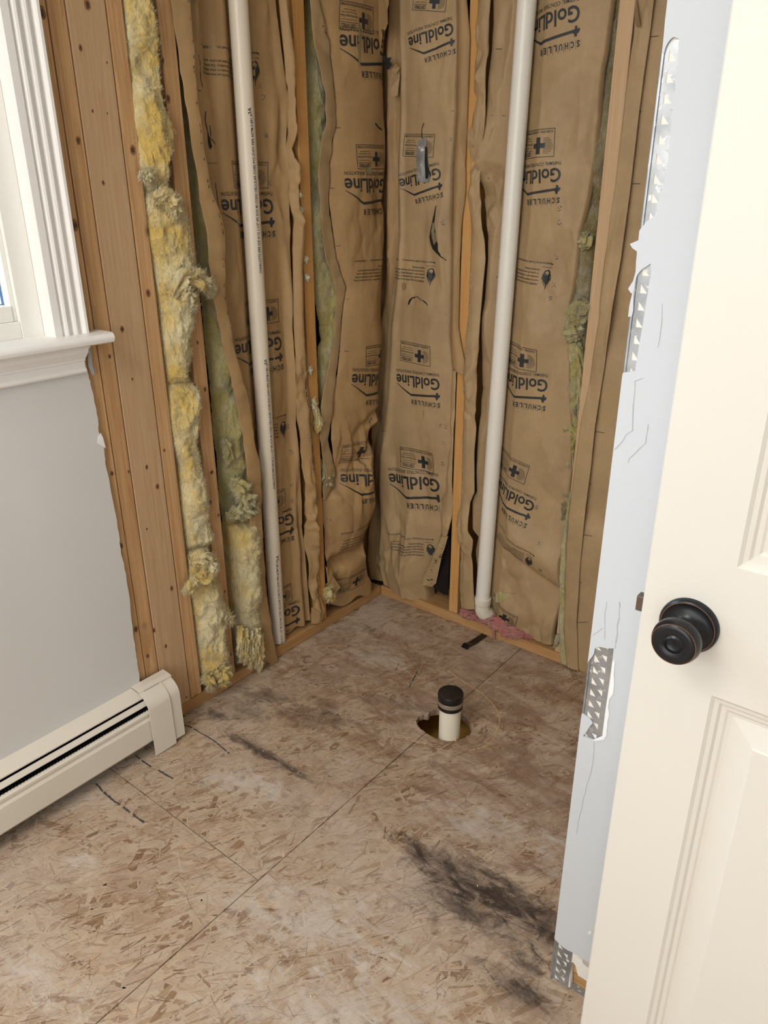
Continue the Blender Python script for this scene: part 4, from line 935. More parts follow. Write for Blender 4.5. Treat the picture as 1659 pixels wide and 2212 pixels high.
# ---- bay A: bare yellow wool in four torn lengths
bA = thing('insulation_batt', (-0.02, -0.81, 0.04), 'torn bare yellow wool batt nearest the pine framing by the window', 'insulation', None)
LA = [(262, 0), (272, 120), (290, 375), (308, 420), (318, 520), (340, 640), (352, 760), (362, 830), (360, 880), (372, 960), (385, 1000), (392, 1100), (405, 1190), (407, 1215), (393, 1272), (412, 1290), (420, 1340), (432, 1440), (436, 1480)]
RA = [(320, 0), (338, 50), (343, 101), (348, 189), (354, 236), (375, 287), (366, 320), (358, 354), (366, 398), (388, 422), (405, 479), (410, 535), (428, 590), (430, 640), (418, 674), (408, 731), (414, 766), (404, 812), (418, 824), (430, 856), (422, 885), (427, 920), (424, 963), (432, 1000), (433, 1014), (440, 1058), (448, 1124), (461, 1168), (448, 1192), (461, 1210), (465, 1246), (476, 1289), (490, 1312), (498, 1344), (484, 1360), (482, 1391), (489, 1420), (496, 1455), (492, 1475), (474, 1492)]
def zL(py, px=400): return wl(px, py, 0)[1]
for k_, (ya, yb, sd, m_) in enumerate(((-140, 425, 1, 'wool'), (408, 832, 2, 'wool'), (818, 1202, 3, 'wool'), (1190, 1496, 4, 'wool'))):
    sh_ = Sheet('L', LA, RA, 0.012, -0.012, ztop=zL(ya) if ya > 0 else 2.39, zbot=max(0.042, zL(yb)), res=0.0026, depth=lumpy(sd, 0.018, 0.022, 0.007, 13, (ya > 0, 1), 0.035),
                retL=[(-.002, .02), (-.002, .05)], ret=[(0.001, .02), (0.0, .06)])
    ob = sh_.build('wool_tuft', MT[m_], bA); fibres(sh_, 4500, 'fibre', ob, seed=sd, lmax=0.011)
# big pulled tuft hanging over the stud
def tuft(wall, pts, rad, mat, parent, seed, dp, n=900, fm='fibre', name='wool_tuft', fine=1.0):
    w = wl if wall == 'L' else wr; P = PL if wall == 'L' else PR
    ps = [np.array(P(*[np.array(q) for q in (*w(x, y, d), d)])) for (x, y), d in zip(pts, dp)]
    F = []; rs = np.random.RandomState(seed); seg = 40
    T = np.linspace(0, 1, 70); pp_ = np.array(ps); tt = np.linspace(0, 1, len(ps)); c = np.stack([np.interp(T, tt, pp_[:, i]) for i in range(3)], 1); r = np.interp(T, np.linspace(0, 1, len(rad)), rad)
    out_ = np.array([1, 0, 0.]) if wall == 'L' else np.array([0, -1, 0.])
    d = c[np.minimum(np.arange(70) + 1, 69)] - c[np.maximum(np.arange(70) - 1, 0)]; d /= np.linalg.norm(d, axis=1)[:, None]
    s1 = np.cross(d, out_); s1 /= np.linalg.norm(s1, axis=1)[:, None]; s2 = np.cross(s1, d)
    A, TT = np.meshgrid(2 * np.pi * np.arange(seg) / seg, T); e = s1[:, None] * np.cos(A)[..., None] + s2[:, None] * np.sin(A)[..., None]
    nzv = fbm(2.2 * np.cos(A) + 9, TT * 6 + seed + 1.7 * np.sin(A), seed, 4); nf = pn(np.cos(A) * 9 + 3, TT * 60 + 5 * np.sin(A), seed + 3)
    V = (c[:, None] + e * (r[:, None] * (1 + 0.8 * nzv + 0.10 * nf * fine))[..., None]).reshape(-1, 3); nrm = e.reshape(-1, 3)
    for i in range(69):
        for k in range(seg): F.append((i * seg + k, i * seg + (k + 1) % seg, (i + 1) * seg + (k + 1) % seg, (i + 1) * seg + k))
    F += [tuple(range(seg)), tuple(69 * seg + k for k in range(seg))]
    o = link(name, V, F, MT[mat], parent, True); n *= 2; ii = rs.randint(0, len(V), n)
    hairs(V[ii], nrm[ii], n, rs, fm, o, 0.003, 0.015, 0.00033, 1.1); return o
tuft('L', [(372, 640), (395, 598), (425, 600), (450, 622), (460, 640)], [0.014, 0.020, 0.022, 0.015, 0.004], 'wool', bA, 21, [-0.015, -0.03, -0.03, -0.015, -0.01], 1800)
tuft('L', [(398, 618), (407, 640), (414, 665), (414, 674)], [0.014, 0.016, 0.012, 0.004], 'wool', bA, 22, [-0.035, -0.035, -0.03, -0.03], 900)
tuft('L', [(330, 430), (360, 425), (378, 450), (385, 480)], [0.012, 0.018, 0.016, 0.006], 'wool', bA, 23, [-0.02, -0.03, -0.03, -0.02], 900)
tuft('L', [(302, 372), (318, 378), (328, 392)], [0.008, 0.012, 0.006], 'wool', bA, 24, [-0.015, -0.02, -0.01], 600)
tuft('L', [(410, 1212), (440, 1206), (455, 1225), (440, 1248), (420, 1250)], [0.012, 0.020, 0.020, 0.018, 0.01], 'wool', bA, 25, [-0.02, -0.035, -0.035, -0.035, -0.02], 1200)
tuft('L', [(396, 1280), (408, 1270), (425, 1250)], [0.006, 0.013, 0.012], 'wool', bA, 26, [-0.015, -0.025, -0.03], 500)
tuft('L', [(478, 1335), (490, 1332), (501, 1342), (498, 1352)], [0.012, 0.012, 0.010, 0.004], 'wool', bA, 27, [-0.02, -0.025, -0.02, -0.015], 500)
tuft('L', [(470, 1440), (482, 1455), (478, 1478)], [0.018, 0.024, 0.014], 'wool', bA, 28, [-0.02, -0.03, -0.02], 700)
tuft('L', [(445, 1455), (452, 1470), (460, 1490)], [0.016, 0.018, 0.008], 'wool', bA, 29, [-0.005, -0.02, -0.01], 600)

# ---- bay B: batt between the two left studs
F2Lo = [(374, 0), (400, 181), (416, 301), (440, 452), (449, 500), (465, 642), (482, 735), (503, 818), (520, 900), (529, 948), (536, 1010), (543, 1116), (545, 1180), (550, 1260), (558, 1360), (566, 1428)]
F2Li = [(410, 0), (421, 151), (427, 220), (436, 280), (452, 400), (477, 467), (484, 500), (488, 642), (505, 750), (523, 818), (540, 870), (548, 950), (562, 1000), (565, 1100), (568, 1180), (574, 1260), (588, 1370), (603, 1442)]
F2Ri = [(602, 0), (612, 105), (624, 211), (623, 301), (628, 400), (631, 500), (634, 702), (639, 847), (656, 1060), (659, 1137), (674, 1335)]
F2Ro = [(615, 0), (636, 120), (638, 286), (634, 320), (641, 356), (648, 450), (652, 529), (656, 674), (663, 789), (673, 934), (681, 1021), (685, 1103), (689, 1206), (694, 1334)]
bB = thing('insulation_batt', (-0.02, -0.53, 0.04), 'kraft-faced batt behind the cream pipe, upside-down lettering showing', 'insulation')
vRA = [(340, 0), (508, 1451)]
edgeA = [(373, 0), (388, 181), (422, 560), (435, 650), (472, 1060), (508, 1451)]
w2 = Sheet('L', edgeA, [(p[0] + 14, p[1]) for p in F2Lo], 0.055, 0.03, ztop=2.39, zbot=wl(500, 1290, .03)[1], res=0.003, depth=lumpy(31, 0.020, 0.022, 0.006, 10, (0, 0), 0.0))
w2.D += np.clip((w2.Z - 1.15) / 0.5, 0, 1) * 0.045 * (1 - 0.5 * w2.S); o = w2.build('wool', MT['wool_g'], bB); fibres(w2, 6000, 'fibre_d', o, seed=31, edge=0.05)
w2b = Sheet('L', [(500, 1150), (508, 1290), (511, 1340), (513, 1400), (518, 1440)], [(555, 1150), (556, 1290), (560, 1400), (567, 1436)], 0.02, 0.0, ztop=wl(505, 1140, 0)[1], zbot=0.0395, zbR=0.050, res=0.0026, depth=lumpy(33, 0.016, 0.030, 0.006, 15, (1, 1), 0.03), retL=[(-.001, .03), (0, .06)])
o = w2b.build('wool_tuft', MT['wool'], bB); fibres(w2b, 4500, 'fibre', o, seed=33)
tuft('L', [(495, 1040), (515, 1050), (530, 1075), (545, 1100)], [0.010, 0.022, 0.026, 0.02], 'wool_g', bB, 34, [0.02, -0.0, -0.0, 0.01], 900, 'fibre_d')
tuft('L', [(488, 1115), (505, 1110), (530, 1100), (545, 1090)], [0.006, 0.016, 0.026, 0.02], 'wool_g', bB, 35, [0.01, 0.0, 0.0, 0.01], 900, 'fibre_d')
tuft('L', [(480, 948), (490, 960), (493, 990), (488, 1010)], [0.006, 0.011, 0.010, 0.003], 'wool_g', bB, 36, [0.02, 0.01, 0.01, 0.015], 500, 'fibre_d')
for i_, (a_, r_) in enumerate((((528, 1400), 0.012), ((540, 1405), 0.012), ((552, 1400), 0.012), ((560, 1415), 0.010), ((519, 1395), 0.009))):
    tuft('L', [(a_[0], a_[1] - 45), (a_[0], a_[1] + 5), (a_[0] + 1, a_[1] + 42 - abs(i_ - 2) * 4)], [r_, r_ * 1.1, r_ * .5], 'wool', bB, 60 + i_, [-0.012, -0.028, -0.012], 350)

def dpB(S, T, U, Z):
    c = crumple(U, Z, 5, 0.075, 3.0) * 0.007; side = np.clip(1 - S / 0.10, 0, 1) * -0.012 + np.clip((S - 0.93) / 0.07, 0, 1) * -0.012
    fold = 0.010 * np.exp(-((U + 0.625 + 0.02 * np.sin(Z * 3)) / 0.018) ** 2) - 0.012 * np.exp(-((U + 0.40 + 0.01 * np.sin(Z * 5)) / 0.012) ** 2) * np.clip((1.6 - Z) * 2, 0, 1)
    return 0.022 + c + side + fold + 0.012 * fbm(U * 7, Z * 2.5, 6, 3) * np.sin(np.pi * S)
pB = Sheet('L', F2Li, F2Ri, 0.0, 0.004, ztop=2.39, zbot=0.042, res=0.0045, depth=dpB, zbf=lambda S: 0.004 * np.sin(S * 21) + 0.012 * S)
def behind(sh_, a, b_, ax, rad):
    # press the facing back round the pipe in front of it
    t = (sh_.Z - a.z) / (b_.z - a.z); up = (a.y + (b_.y - a.y) * t) if ax == 0 else (a.x + (b_.x - a.x) * t); dp_ = (-(a.x + (b_.x - a.x) * t)) if ax == 0 else (a.y + (b_.y - a.y) * t)
    q = np.abs(sh_.U - up); sh_.D = np.maximum(sh_.D, dp_ + rad + 0.003 - np.clip(q - 0.014, 0, 1) * 0.75 - 4.0 * np.clip(q - 0.05, 0, 1) ** 2)
behind(pB, p0, p1, 0, RP)
pB.build('kraft_facing', MT['paper'], bB)
def curl(a, b_, s=0, amp=0.004):
    return lambda S, T, U, Z: a * (1 - S) ** 2 * 1.0 + b_ * S ** 2 + amp * fbm(U * 10 + s, Z * 6, 50 + s, 3) - amp * 0.8 * np.abs(pn(U * 5, Z * 16, 70 + s)) * 2
fB1 = Sheet('L', F2Lo, F2Li, -0.012, -0.010, ztop=2.39, zbot=wl(566, 1424, -0.012)[1], zbR=wl(603, 1442, -0.01)[1], res=0.004, depth=curl(0.010, 0.0, 1))
fB1.build('stapling_flange', MT['paper'], bB, thick=0.0007)
fB2 = Sheet('L', F2Ri, F2Ro, 0.002, -0.004, ztop=2.39, zbot=0.045, res=0.004, depth=lambda S, T, U, Z: -0.016 * np.sin(np.pi * S) + 0.007 * crumple(U, Z, 8, 0.03, 2.5))
fB2.build('stapling_flange', MT['paper'], bB, thick=0.0007)
dash_line(fB1, [(x - 3, y) for x, y in F2Li[:9]], 'torn_perforation', 'ink', 0.0018, 0.006, 0.02, 3)
dash_line(fB2, [(x - 2, y) for x, y in F2Ro[7:]], 'torn_perforation', 'dark', 0.0022, 0.02, 0.004, 4)
for pts_ in ([(428, 118), (433, 140), (433, 168), (438, 188)], [(444, 240), (443, 262), (450, 290), (455, 325)], [(453, 270), (456, 300), (466, 312)]):
    dash_line(pB, pts_, 'torn_slit', 'dark', 0.0022, 0.02, 0.0, 6)
patch(pB, [(448, 285), (454, 300), (458, 318), (452, 322), (449, 305)], 'torn_slit', 'dark')
dash_line(pB, [(465, 395), (470, 430), (476, 465), (478, 500)], 'torn_slit', 'dark', 0.003, 0.03, 0, 7)
for a_, b_ in (((423, 196), (434, 196)), ((449, 352), (470, 353))): dash_line(pB, [a_, b_], 'tick_mark', 'ink', 0.0012, 0.05)

# ---- bay C: batt left of the corner
F3Lo = [(669, 0), (680, 105), (704, 205), (704, 256), (692, 331), (688, 377), (692, 452), (704, 552), (720, 593), (730, 650), (728, 680), (723, 731), (711, 789), (694, 876), (692, 948), (700, 1000), (704, 1030), (697, 1062), (698, 1080)]
F3Li = [(683, 0), (709, 87), (716, 166), (725, 226), (722, 271), (710, 377), (709, 437), (722, 527), (726, 558), (744, 622), (739, 688), (731, 760), (720, 847), (708, 948), (722, 1006), (724, 1023), (718, 1050), (700, 1080)]
bC = thing('insulation_batt', (-0.02, -0.17, 0.04), 'bulging kraft-faced batt left of the corner, slumped and crushed at its foot', 'insulation')
W3L = [(664, 0), (668, 500), (680, 640), (690, 700), (693, 735), (686, 750), (686, 860), (690, 900), (688, 945)]
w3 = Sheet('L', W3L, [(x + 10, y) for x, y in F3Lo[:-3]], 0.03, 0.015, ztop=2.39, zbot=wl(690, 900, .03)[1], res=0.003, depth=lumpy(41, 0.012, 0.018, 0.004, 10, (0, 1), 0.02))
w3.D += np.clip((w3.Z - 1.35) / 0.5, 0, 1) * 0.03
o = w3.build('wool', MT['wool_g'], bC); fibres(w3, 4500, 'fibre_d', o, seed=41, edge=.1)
tuft('L', [(676, 860), (682, 885), (688, 915), (686, 935)], [0.004, 0.008, 0.013, 0.004], 'wool', bC, 43, [-0.004, -0.006, -0.012, -0.008], 400)
tuft('L', [(697, 990), (702, 1020), (703, 1045), (700, 1060)], [0.012, 0.02, 0.02, 0.008], 'wool_g', bC, 44, [0.02, 0.012, 0.01, 0.01], 300, 'fibre_d')
tuft('L', [(704, 1268), (710, 1278), (716, 1292)], [0.010, 0.020, 0.014], 'wool', bC, 45, [0.0, -0.012, -0.008], 500)
for i_, (x_, y_) in enumerate(((641, 420), (645, 455), (655, 560), (658, 600), (664, 800), (672, 880), (638, 372))):
    tuft('L', [(x_ + 2, y_ - 8), (x_ + 5, y_), (x_ + 7, y_ + 9)], [0.003, 0.006, 0.002], 'fibre', bB, 80 + i_, [-0.003, -0.006, -0.003], 80, name='wool_wisp')
P3R = [(838, 0), (836, 45), (829, 90), (829, 211), (831, 277), (832, 400), (831, 500), (825, 576), (826, 728), (817, 804), (818, 860), (815, 910), (803, 930), (800, 950), (805, 968), (809, 1019), (811, 1060), (805, 1110), (797, 1140), (786, 1165), (788, 1185), (795, 1215), (806, 1245), (814, 1262)]
P3L = F3Li[:-1] + [(701, 1080), (702, 1180), (704, 1230), (706, 1300)]
def dpC(S, T, U, Z):
    c = crumple(U, Z, 15, 0.085, 2.2) * (0.006 + 0.012 * np.exp(-((Z - 0.68) / 0.13) ** 2) + 0.016 * np.exp(-((Z - 0.16) / 0.10) ** 2))
    bul = -0.030 * np.sin(np.pi * np.clip(S, 0, 1)) ** 0.8 * (0.7 + 0.9 * np.exp(-((Z - 0.48) / 0.14) ** 2) + 0.4 * np.exp(-((Z - 1.3) / 0.3) ** 2))
    pinch = 0.050 * np.exp(-((Z - 0.245) / 0.030) ** 2) * np.sin(np.pi * S) ** 0.6 + 0.022 * np.exp(-((Z - 0.70 - 0.1 * (S - .6)) / 0.022) ** 2) * np.clip((S - .35) * 2, 0, 1)
    slump = 0.012 * np.sin((Z * 34 + U * 30)) * np.exp(-((Z - 0.70) / 0.12) ** 2) * S
    return c + bul + pinch + slump + 0.03 * np.clip((0.22 - Z) / 0.1, 0, 1) + 0.006 * fbm(U * 6, Z * 2, 16, 3)
pC = Sheet('L', P3L, P3R, -0.002, -0.035, ztop=2.39, zbot=0.060, zbR=0.055, res=0.0042, depth=dpC, zbf=lambda S: 0.010 * np.sin(S * 12) - 0.008 * S, ret=[(0.004, .012), (0.004, .035), (0.0, .07), (-.004, .10)])
pC.D[:, -3:] += 0; pC.build('kraft_facing', MT['paper'], bC)
fC = Sheet('L', F3Lo, F3Li, -0.010, -0.006, ztop=2.39, zbot=wl(698, 1078, 0)[1], res=0.004, depth=curl(0.004, 0.0, 4, 0.005)); fC.build('stapling_flange', MT['paper2'], bC, thick=0.0007)
dash_line(fC, [(698, 55), (703, 70), (706, 85)], 'torn_perforation', 'ink', 0.003, 0.005, 0.003, 9)
# foot of the flange folded out
fold_ = MB(); a_ = [hit(x, y, 0, xx) for (x, y), xx in (((703, 1222), .004), ((735, 1268), .022), ((725, 1282), .020), ((708, 1262), .006))]
fold_.poly(a_, (0.0008, 0, 0)); fold_.build('folded_flap', MT['paper'], bC)
patch(pC, [(773, 48), (778, 52), (782, 75), (779, 110), (777, 150), (774, 130), (772, 100), (774, 70)], 'torn_slit', 'wool_d')
patch(pC, [(784, 362), (800, 360), (804, 370), (798, 378), (790, 372)], 'torn_slit', 'wool_d')
dash_line(pC, [(810, 266), (817, 276), (824, 280)], 'torn_slit', 'dark', 0.004, 0.03)
dash_line(pC, [(802, 903), (797, 912), (796, 935)], 'torn_slit', 'ink', 0.002, 0.01, 0.004)
for a_, b_ in (((724, 276), (735, 276)), ((712, 406), (722, 407)), ((726, 531), (735, 531)), ((748, 646), (753, 646)), ((743, 758), (754, 759)), ((707, 949), (720, 949)), ((705, 1120), (716, 1124))): dash_line(pC, [a_, b_], 'tick_mark', 'ink', 0.0012, 0.05)

# ---- corner strip: flanges doubled over the corner post
CL = [(834, 0), (829, 120), (832, 300), (831, 500), (826, 700), (818, 860), (800, 950), (806, 1060), (794, 1200), (794, 1235), (803, 1268)]
CR = [(867, 0), (867, 139), (865, 222), (863, 333), (861, 500), (855, 600), (848, 640), (838, 703), (834, 760), (829, 854), (818, 930), (810, 980), (815, 1100), (812, 1215), (822, 1260)]
bD = thing('insulation_batt', (0.17, 0.02, 0.04), 'kraft-faced batt right of the corner, holed twice and torn open at its foot', 'insulation')
fD0 = Sheet('R', [(x - 12, y) for x, y in CL], CR, 0.030, 0.012, ztop=2.39, zbot=0.042, res=0.005, depth=lambda S, T, U, Z: 0.004 * crumple(U, Z, 24, 0.03, 5) - 0.010 * np.exp(-((S - 0.55) / 0.12) ** 2) * np.clip(2 - Z * .5, 0, 1) + 0.012 * np.clip((S - .6) / .4, 0, 1) ** 2)
fD0.build('stapling_flange', MT['paper'], bD)
P4R = [(985, 0), (988, 120), (987, 250), (978, 360), (977, 527), (975, 677), (973, 728), (977, 790), (979, 804), (974, 854), (977, 956), (964, 1060), (953, 1082), (955, 1140), (946, 1180), (930, 1215), (915, 1262), (917, 1280)]
def dpD(S, T, U, Z):
    c = crumple(U, Z, 27, 0.10, 3.2) * (0.007 + 0.006 * np.clip((0.55 - Z) * 3, 0, 1))
    bul = -0.028 * np.sin(np.pi * S) ** 0.75 * (0.8 + 0.2 * np.sin(Z * 5 + 1))
    crs = -0.010 * np.exp(-((S - 0.10 - 0.05 * np.sin(Z * 2)) / 0.05) ** 2)
    dip = 0.016 * np.exp(-((Z - 0.57) / 0.05) ** 2 - ((S - .65) / .3) ** 2)
    return c + bul + crs + dip + 0.007 * fbm(U * 7, Z * 2.2, 28, 3) + 0.012 * np.clip((0.12 - Z) / 0.08, 0, 1)
pD = Sheet('R', CR, P4R, 0.010, 0.004, ztop=2.39, zbot=0.052, zbR=0.040, res=0.0042, depth=dpD, zbf=lambda S: -0.012 * np.sin(np.pi * S) + 0.002 * np.sin(S * 30), ret=[(0.003, .02), (0.003, .05)])
pD.build('kraft_facing', MT['paper2'], bD)
F4o = [(1010, 0), (1016, 83), (1012, 194), (1007, 305), (1006, 416), (999, 471), (994, 555), (993, 627), (991, 708), (997, 743), (1004, 778), (1005, 808)]
F4i = [(988, 0), (988, 120), (988, 250), (980, 360), (979, 527), (976, 677), (974, 728), (977, 790), (983, 812)]
fD1 = Sheet('R', F4i, F4o, -0.002, -0.006, ztop=2.39, zbot=wr(983, 795, 0)[1], zbR=wr(1005, 811, 0)[1], res=0.004, depth=lambda S, T, U, Z: -0.012 * np.sin(np.pi * S) + 0.006 * crumple(U, Z, 30, 0.035, 3))
fD1.build('stapling_flange', MT['paper'], bD, thick=0.0007)
F4o2 = [(985, 806), (984, 870), (979, 960), (976, 1041), (977, 1080), (977, 1110), (973, 1140), (965, 1160)]
F4i2 = [(974, 806), (972, 854), (974, 956), (962, 1060), (951, 1082), (953, 1140), (956, 1158)]
fD2 = Sheet('R', F4i2, F4o2, 0.006, -0.002, ztop=wr(980, 800, 0)[1], zbot=wr(960, 1158, 0)[1], res=0.004, depth=lambda S, T, U, Z: -0.014 * np.sin(np.pi * S) * np.clip((0.6 - Z) * 3, 0.3, 1) + 0.004 * crumple(U, Z, 33, 0.03, 3))
fD2.build('stapling_flange', MT['paper2'], bD, thick=0.0007)
F4ii = [(x - 14, y) for x, y in F4i2]
# torn foot: inner face of the kraft and the black sheet behind
a_ = [hit(x, y, 1, d) for (x, y), d in (((955, 1158), -.004), ((968, 1158), -.002), ((962, 1180), 0.0), ((955, 1200), .0), ((942, 1260), .004), ((933, 1268), .004), ((913, 1264), -.012), ((916, 1245), -.012), ((930, 1215), -.012), ((946, 1180), -.010))]
MB().poly(a_, (0, -0.0008, 0)).build('torn_flap', MT['paper2'], bD)
rs = random.Random(2); ob_ = MB()
for i in range(26):
    t = rs.random(); cx_ = 955 - 28 * t + rs.uniform(-8, 8); cy_ = 1170 + 90 * t
    p = hit(cx_, cy_, 1, -0.0015 - 0.010 * t); s_ = rs.uniform(.001, .004); ob_.box(p[0] - s_, p[0] + s_, p[1] - .0012 - .004 * t, p[1] - .0008 - .004 * t, p[2] - s_ * .4, p[2] + s_ * .4)
ob_.build('tar_spots', MT['ink'], bD, kind='stuff')
a_ = [hit(x, y, 1, d) for (x, y), d in (((964, 1160), .010), ((972, 1157), .006), ((971, 1200), .006), ((967, 1286), .012), ((958, 1284), .010), ((938, 1270), .008), ((934, 1262), .010), ((944, 1220), .012))]
bpl = MB().poly(a_, (0, 0.003, 0)).build('vapour_sheet', MT['black'], bD); bpl['label'] = 'glossy black sheet inside the torn foot'
pts_ = [(942, 443), (937, 465), (933, 485), (930, 498), (928, 513), (931, 528), (935, 538), (942, 546), (949, 552), (955, 558), (951, 548), (946, 540), (946, 527), (941, 512), (941, 499), (938, 485), (940, 471), (941, 458), (943, 446)]
patch(pD, pts_, 'torn_slit', 'dark', 0.0015)  # hole's inner darkness painted as a dark patch laid on the facing
patch(pD, [(936, 480), (940, 485), (939, 500), (944, 520), (938, 530), (934, 515), (932, 500)], 'torn_slit', 'wool_d', 0.002)
dash_line(pD, [(949, 552), (957, 557), (965, 563)], 'torn_slit', 'dark', 0.002, 0.02)
foil = [(902, 312), (906, 303), (914, 299), (922, 299), (923, 320), (926, 350), (930, 383), (927, 394), (915, 394), (903, 391), (902, 360), (900, 335)]
patch(pD, foil, 'exposed_layer', 'metal', 0.003)  # this piece is crumpled grey foil showing in the tear
patch(pD, [(920, 316), (924, 318), (925, 345), (929, 372), (926, 386), (921, 386), (919, 350)], 'torn_slit', 'dark', 0.0045)
dash_line(pD, [(916, 266), (911, 280), (912, 296), (915, 300)], 'torn_slit', 'dark', 0.002, 0.02)
dash_line(pD, [(882, 658), (885, 648), (892, 643), (903, 641), (908, 647), (915, 650), (921, 655), (924, 660)], 'torn_slit', 'dark', 0.003, 0.02)
patch(pD, [(883, 660), (886, 646), (892, 643), (888, 650)], 'torn_slit', 'dark', 0.0014)
patch(pD, [(868, 614), (872, 610), (877, 612), (878, 620), (875, 627), (870, 626)], 'stain_spot', 'inner', 0.0012)
dash_line(pD, [(914, 887), (915, 900), (913, 908)], 'torn_slit', 'dark', 0.0015, 0.008, 0.004)
for a_, b_ in (((836, 728), (849, 730)), ((822, 929), (836, 931)), ((816, 1113), (828, 1117)), ((818, 1190), (828, 1190))): dash_line(pD, [a_, b_], 'tick_mark', 'ink', 0.0012, 0.05)
# twisted paper scrap hanging in the corner
scp = thing('paper_scrap', tuple(hit(848, 210, 1, -0.01)), 'crumpled torn kraft scrap hanging high in the corner', 'paper scrap')
mb = MB(); a_ = [hit(x, y, 1, d) for (x, y), d in (((845, 150), -.02), ((862, 145), -.015), ((864, 165), -.02), ((859, 207), -.012), ((846, 208), -.016), ((846, 190), -.022), ((847, 170), -.012))]
mb.poly(a_, (0, -0.0012, 0)); a_ = [hit(x, y, 1, d) for (x, y), d in (((846, 148), -.024), ((855, 138), -.035), ((864, 146), -.022), ((856, 160), -.03))]; mb.poly(a_, (0, -0.0012, 0)); mb.build('paper', MT['paper2'], scp)
a_ = [hit(x, y, 1, d) for (x, y), d in (((827, 118), -.02), ((836, 126), -.028), ((846, 124), -.03), ((842, 133), -.035), ((847, 138), -.035), ((840, 151), -.03), ((833, 148), -.02), ((835, 138), -.02), ((829, 132), -.02))]
MB().poly(a_, (0, -0.002, 0)).build('dark_shred', plain('grey_plastic_shred', (0.035, 0.038, 0.045), 0.4), scp)
a_ = [hit(x, y, 1, d) for (x, y), d in (((813, 0), -.05), ((840, 0), -.06), ((838, 30), -.055), ((837, 55), -.05), ((832, 67), -.05), ((826, 62), -.05), ((824, 30), -.05))]
a_ = [hit(x, y, 1, d) for (x, y), d in (((812, -60), -.05), ((840, -60), -.06), ((840, 10), -.06), ((837, 20), -.06), ((838, 50), -.055), ((832, 66), -.05), ((824, 62), -.05), ((826, 75), -.05), ((822, 110), -.045), ((817, 60), -.045))]
MB().poly(a_, (0.0006, -0.0006, 0)).build('torn_flap', MT['paper'], bC)

# ---- bay E: batt behind the white pipe
F5Lo = [(1033, 0), (1030, 60), (1026, 130), (1022, 200), (1018, 300), (1012, 420), (1018, 500), (1016, 590), (1012, 680), (1005, 741), (1002, 862), (998, 980), (997, 1060), (993, 1107), (990, 1132), (997, 1183), (992, 1233), (996, 1312)]
F5Li = [(1060, 0), (1052, 150), (1043, 300), (1034, 430), (1047, 515), (1049, 560), (1038, 681), (1034, 741), (1028, 877), (1025, 980), (1025, 1064), (1016, 1086), (1016, 1145), (1025, 1165), (1020, 1195), (1024, 1294), (1026, 1318)]
P5R = [(1315, 0), (1299, 121), (1281, 271), (1265, 422), (1249, 500), (1238, 600), (1221, 681), (1222, 747), (1226, 832), (1230, 922), (1228, 1012), (1222, 1080), (1220, 1132), (1214, 1183), (1208, 1210), (1208, 1250), (1207, 1296), (1190, 1375)]
bE = thing('insulation_batt', (0.53, 0.02, 0.04), 'kraft-faced batt behind the white pipe, lettered and folded near its foot', 'insulation')
def dpE(S, T, U, Z):
    c = crumple(U, Z, 37, 0.09, 2.0) * (0.006 + 0.014 * np.clip(0.45 - S, 0, 1) * np.exp(-((Z - 1.35) / 0.35) ** 2) * 3)
    bul = 0.012 - 0.012 * np.sin(np.pi * S) ** 0.7
    line = 0.395 + (U - 0.45) * -0.42      # drooping fold near the foot
    over = -0.026 * np.exp(-((Z - line - 0.05) / 0.055) ** 2) * np.clip((S - .15) * 4, 0, 1) + 0.016 / (1 + np.exp((Z - line + 0.015) / 0.004)) * np.clip((S - .15) * 4, 0, 1) * np.exp(-np.clip(line - Z, 0, 9) / 0.1)
    low = -0.010 * np.exp(-((Z - 0.13) / 0.05) ** 2)
    dg = 0.010 * np.sin((U * 30 - Z * 12)) * np.exp(-((Z - 1.0) / 0.16) ** 2) * np.clip(S - .3, 0, 1)
    return c + bul + over * 1.0 + low + dg + 0.006 * fbm(U * 6, Z * 2.4, 38, 3)
pE = Sheet('R', F5Li, P5R, 0.004, 0.004, ztop=2.39, zbot=0.060, zbR=0.050, res=0.0042, depth=dpE, zbf=lambda S: 0.028 * np.clip(.5 - S, 0, 1) - 0.006 * np.sin(S * 9), ret=[(0.002, .02)])
behind(pE, q0, q1, 1, RQ)
pE.build('kraft_facing', MT['paper2'], bE)
fE = Sheet('R', F5Lo, F5Li, -0.006, -0.008, ztop=2.39, zbot=0.075, zbR=0.09, res=0.004, depth=lambda S, T, U, Z: -0.007 * np.sin(np.pi * S) + 0.006 * crumple(U, Z, 39, 0.04, 2) - 0.014 * np.exp(-((Z - 0.39) / 0.06) ** 2))
fE.build('stapling_flange', MT['paper2'], bE, thick=0.0007)
dash_line(fE, [(x + 2, y) for x, y in F5Lo[7:]], 'wool_trace', 'fibre_d', 0.003, 0.012, 0.006, 12)
patch(pE, [(1071, 1285), (1073, 1280), (1080, 1277), (1090, 1281), (1105, 1281), (1098, 1290), (1088, 1296), (1076, 1302), (1071, 1300)], 'exposed_layer', 'wool_g', 0.002)
dash_line(pE, [(1072, 1305), (1071, 1285), (1076, 1278), (1090, 1281), (1104, 1282), (1116, 1281)], 'torn_slit', 'inner', 0.002, 0.01)
for a_, b_ in (((1071, 106), (1085, 106)), ((1062, 249), (1092, 250)), ((1054, 385), (1067, 384)), ((1047, 510), (1073, 510)), ((1036, 740), (1053, 740)), ((1027, 952), (1044, 953)), ((1016, 1131), (1034, 1131))): dash_line(pE, [a_, b_], 'tick_mark', 'ink', 0.0012, 0.05)
W5R = [(1338, 0), (1288, 500), (1276, 650), (1261, 771), (1250, 1000), (1243, 1060), (1232, 1130), (1224, 1230)]
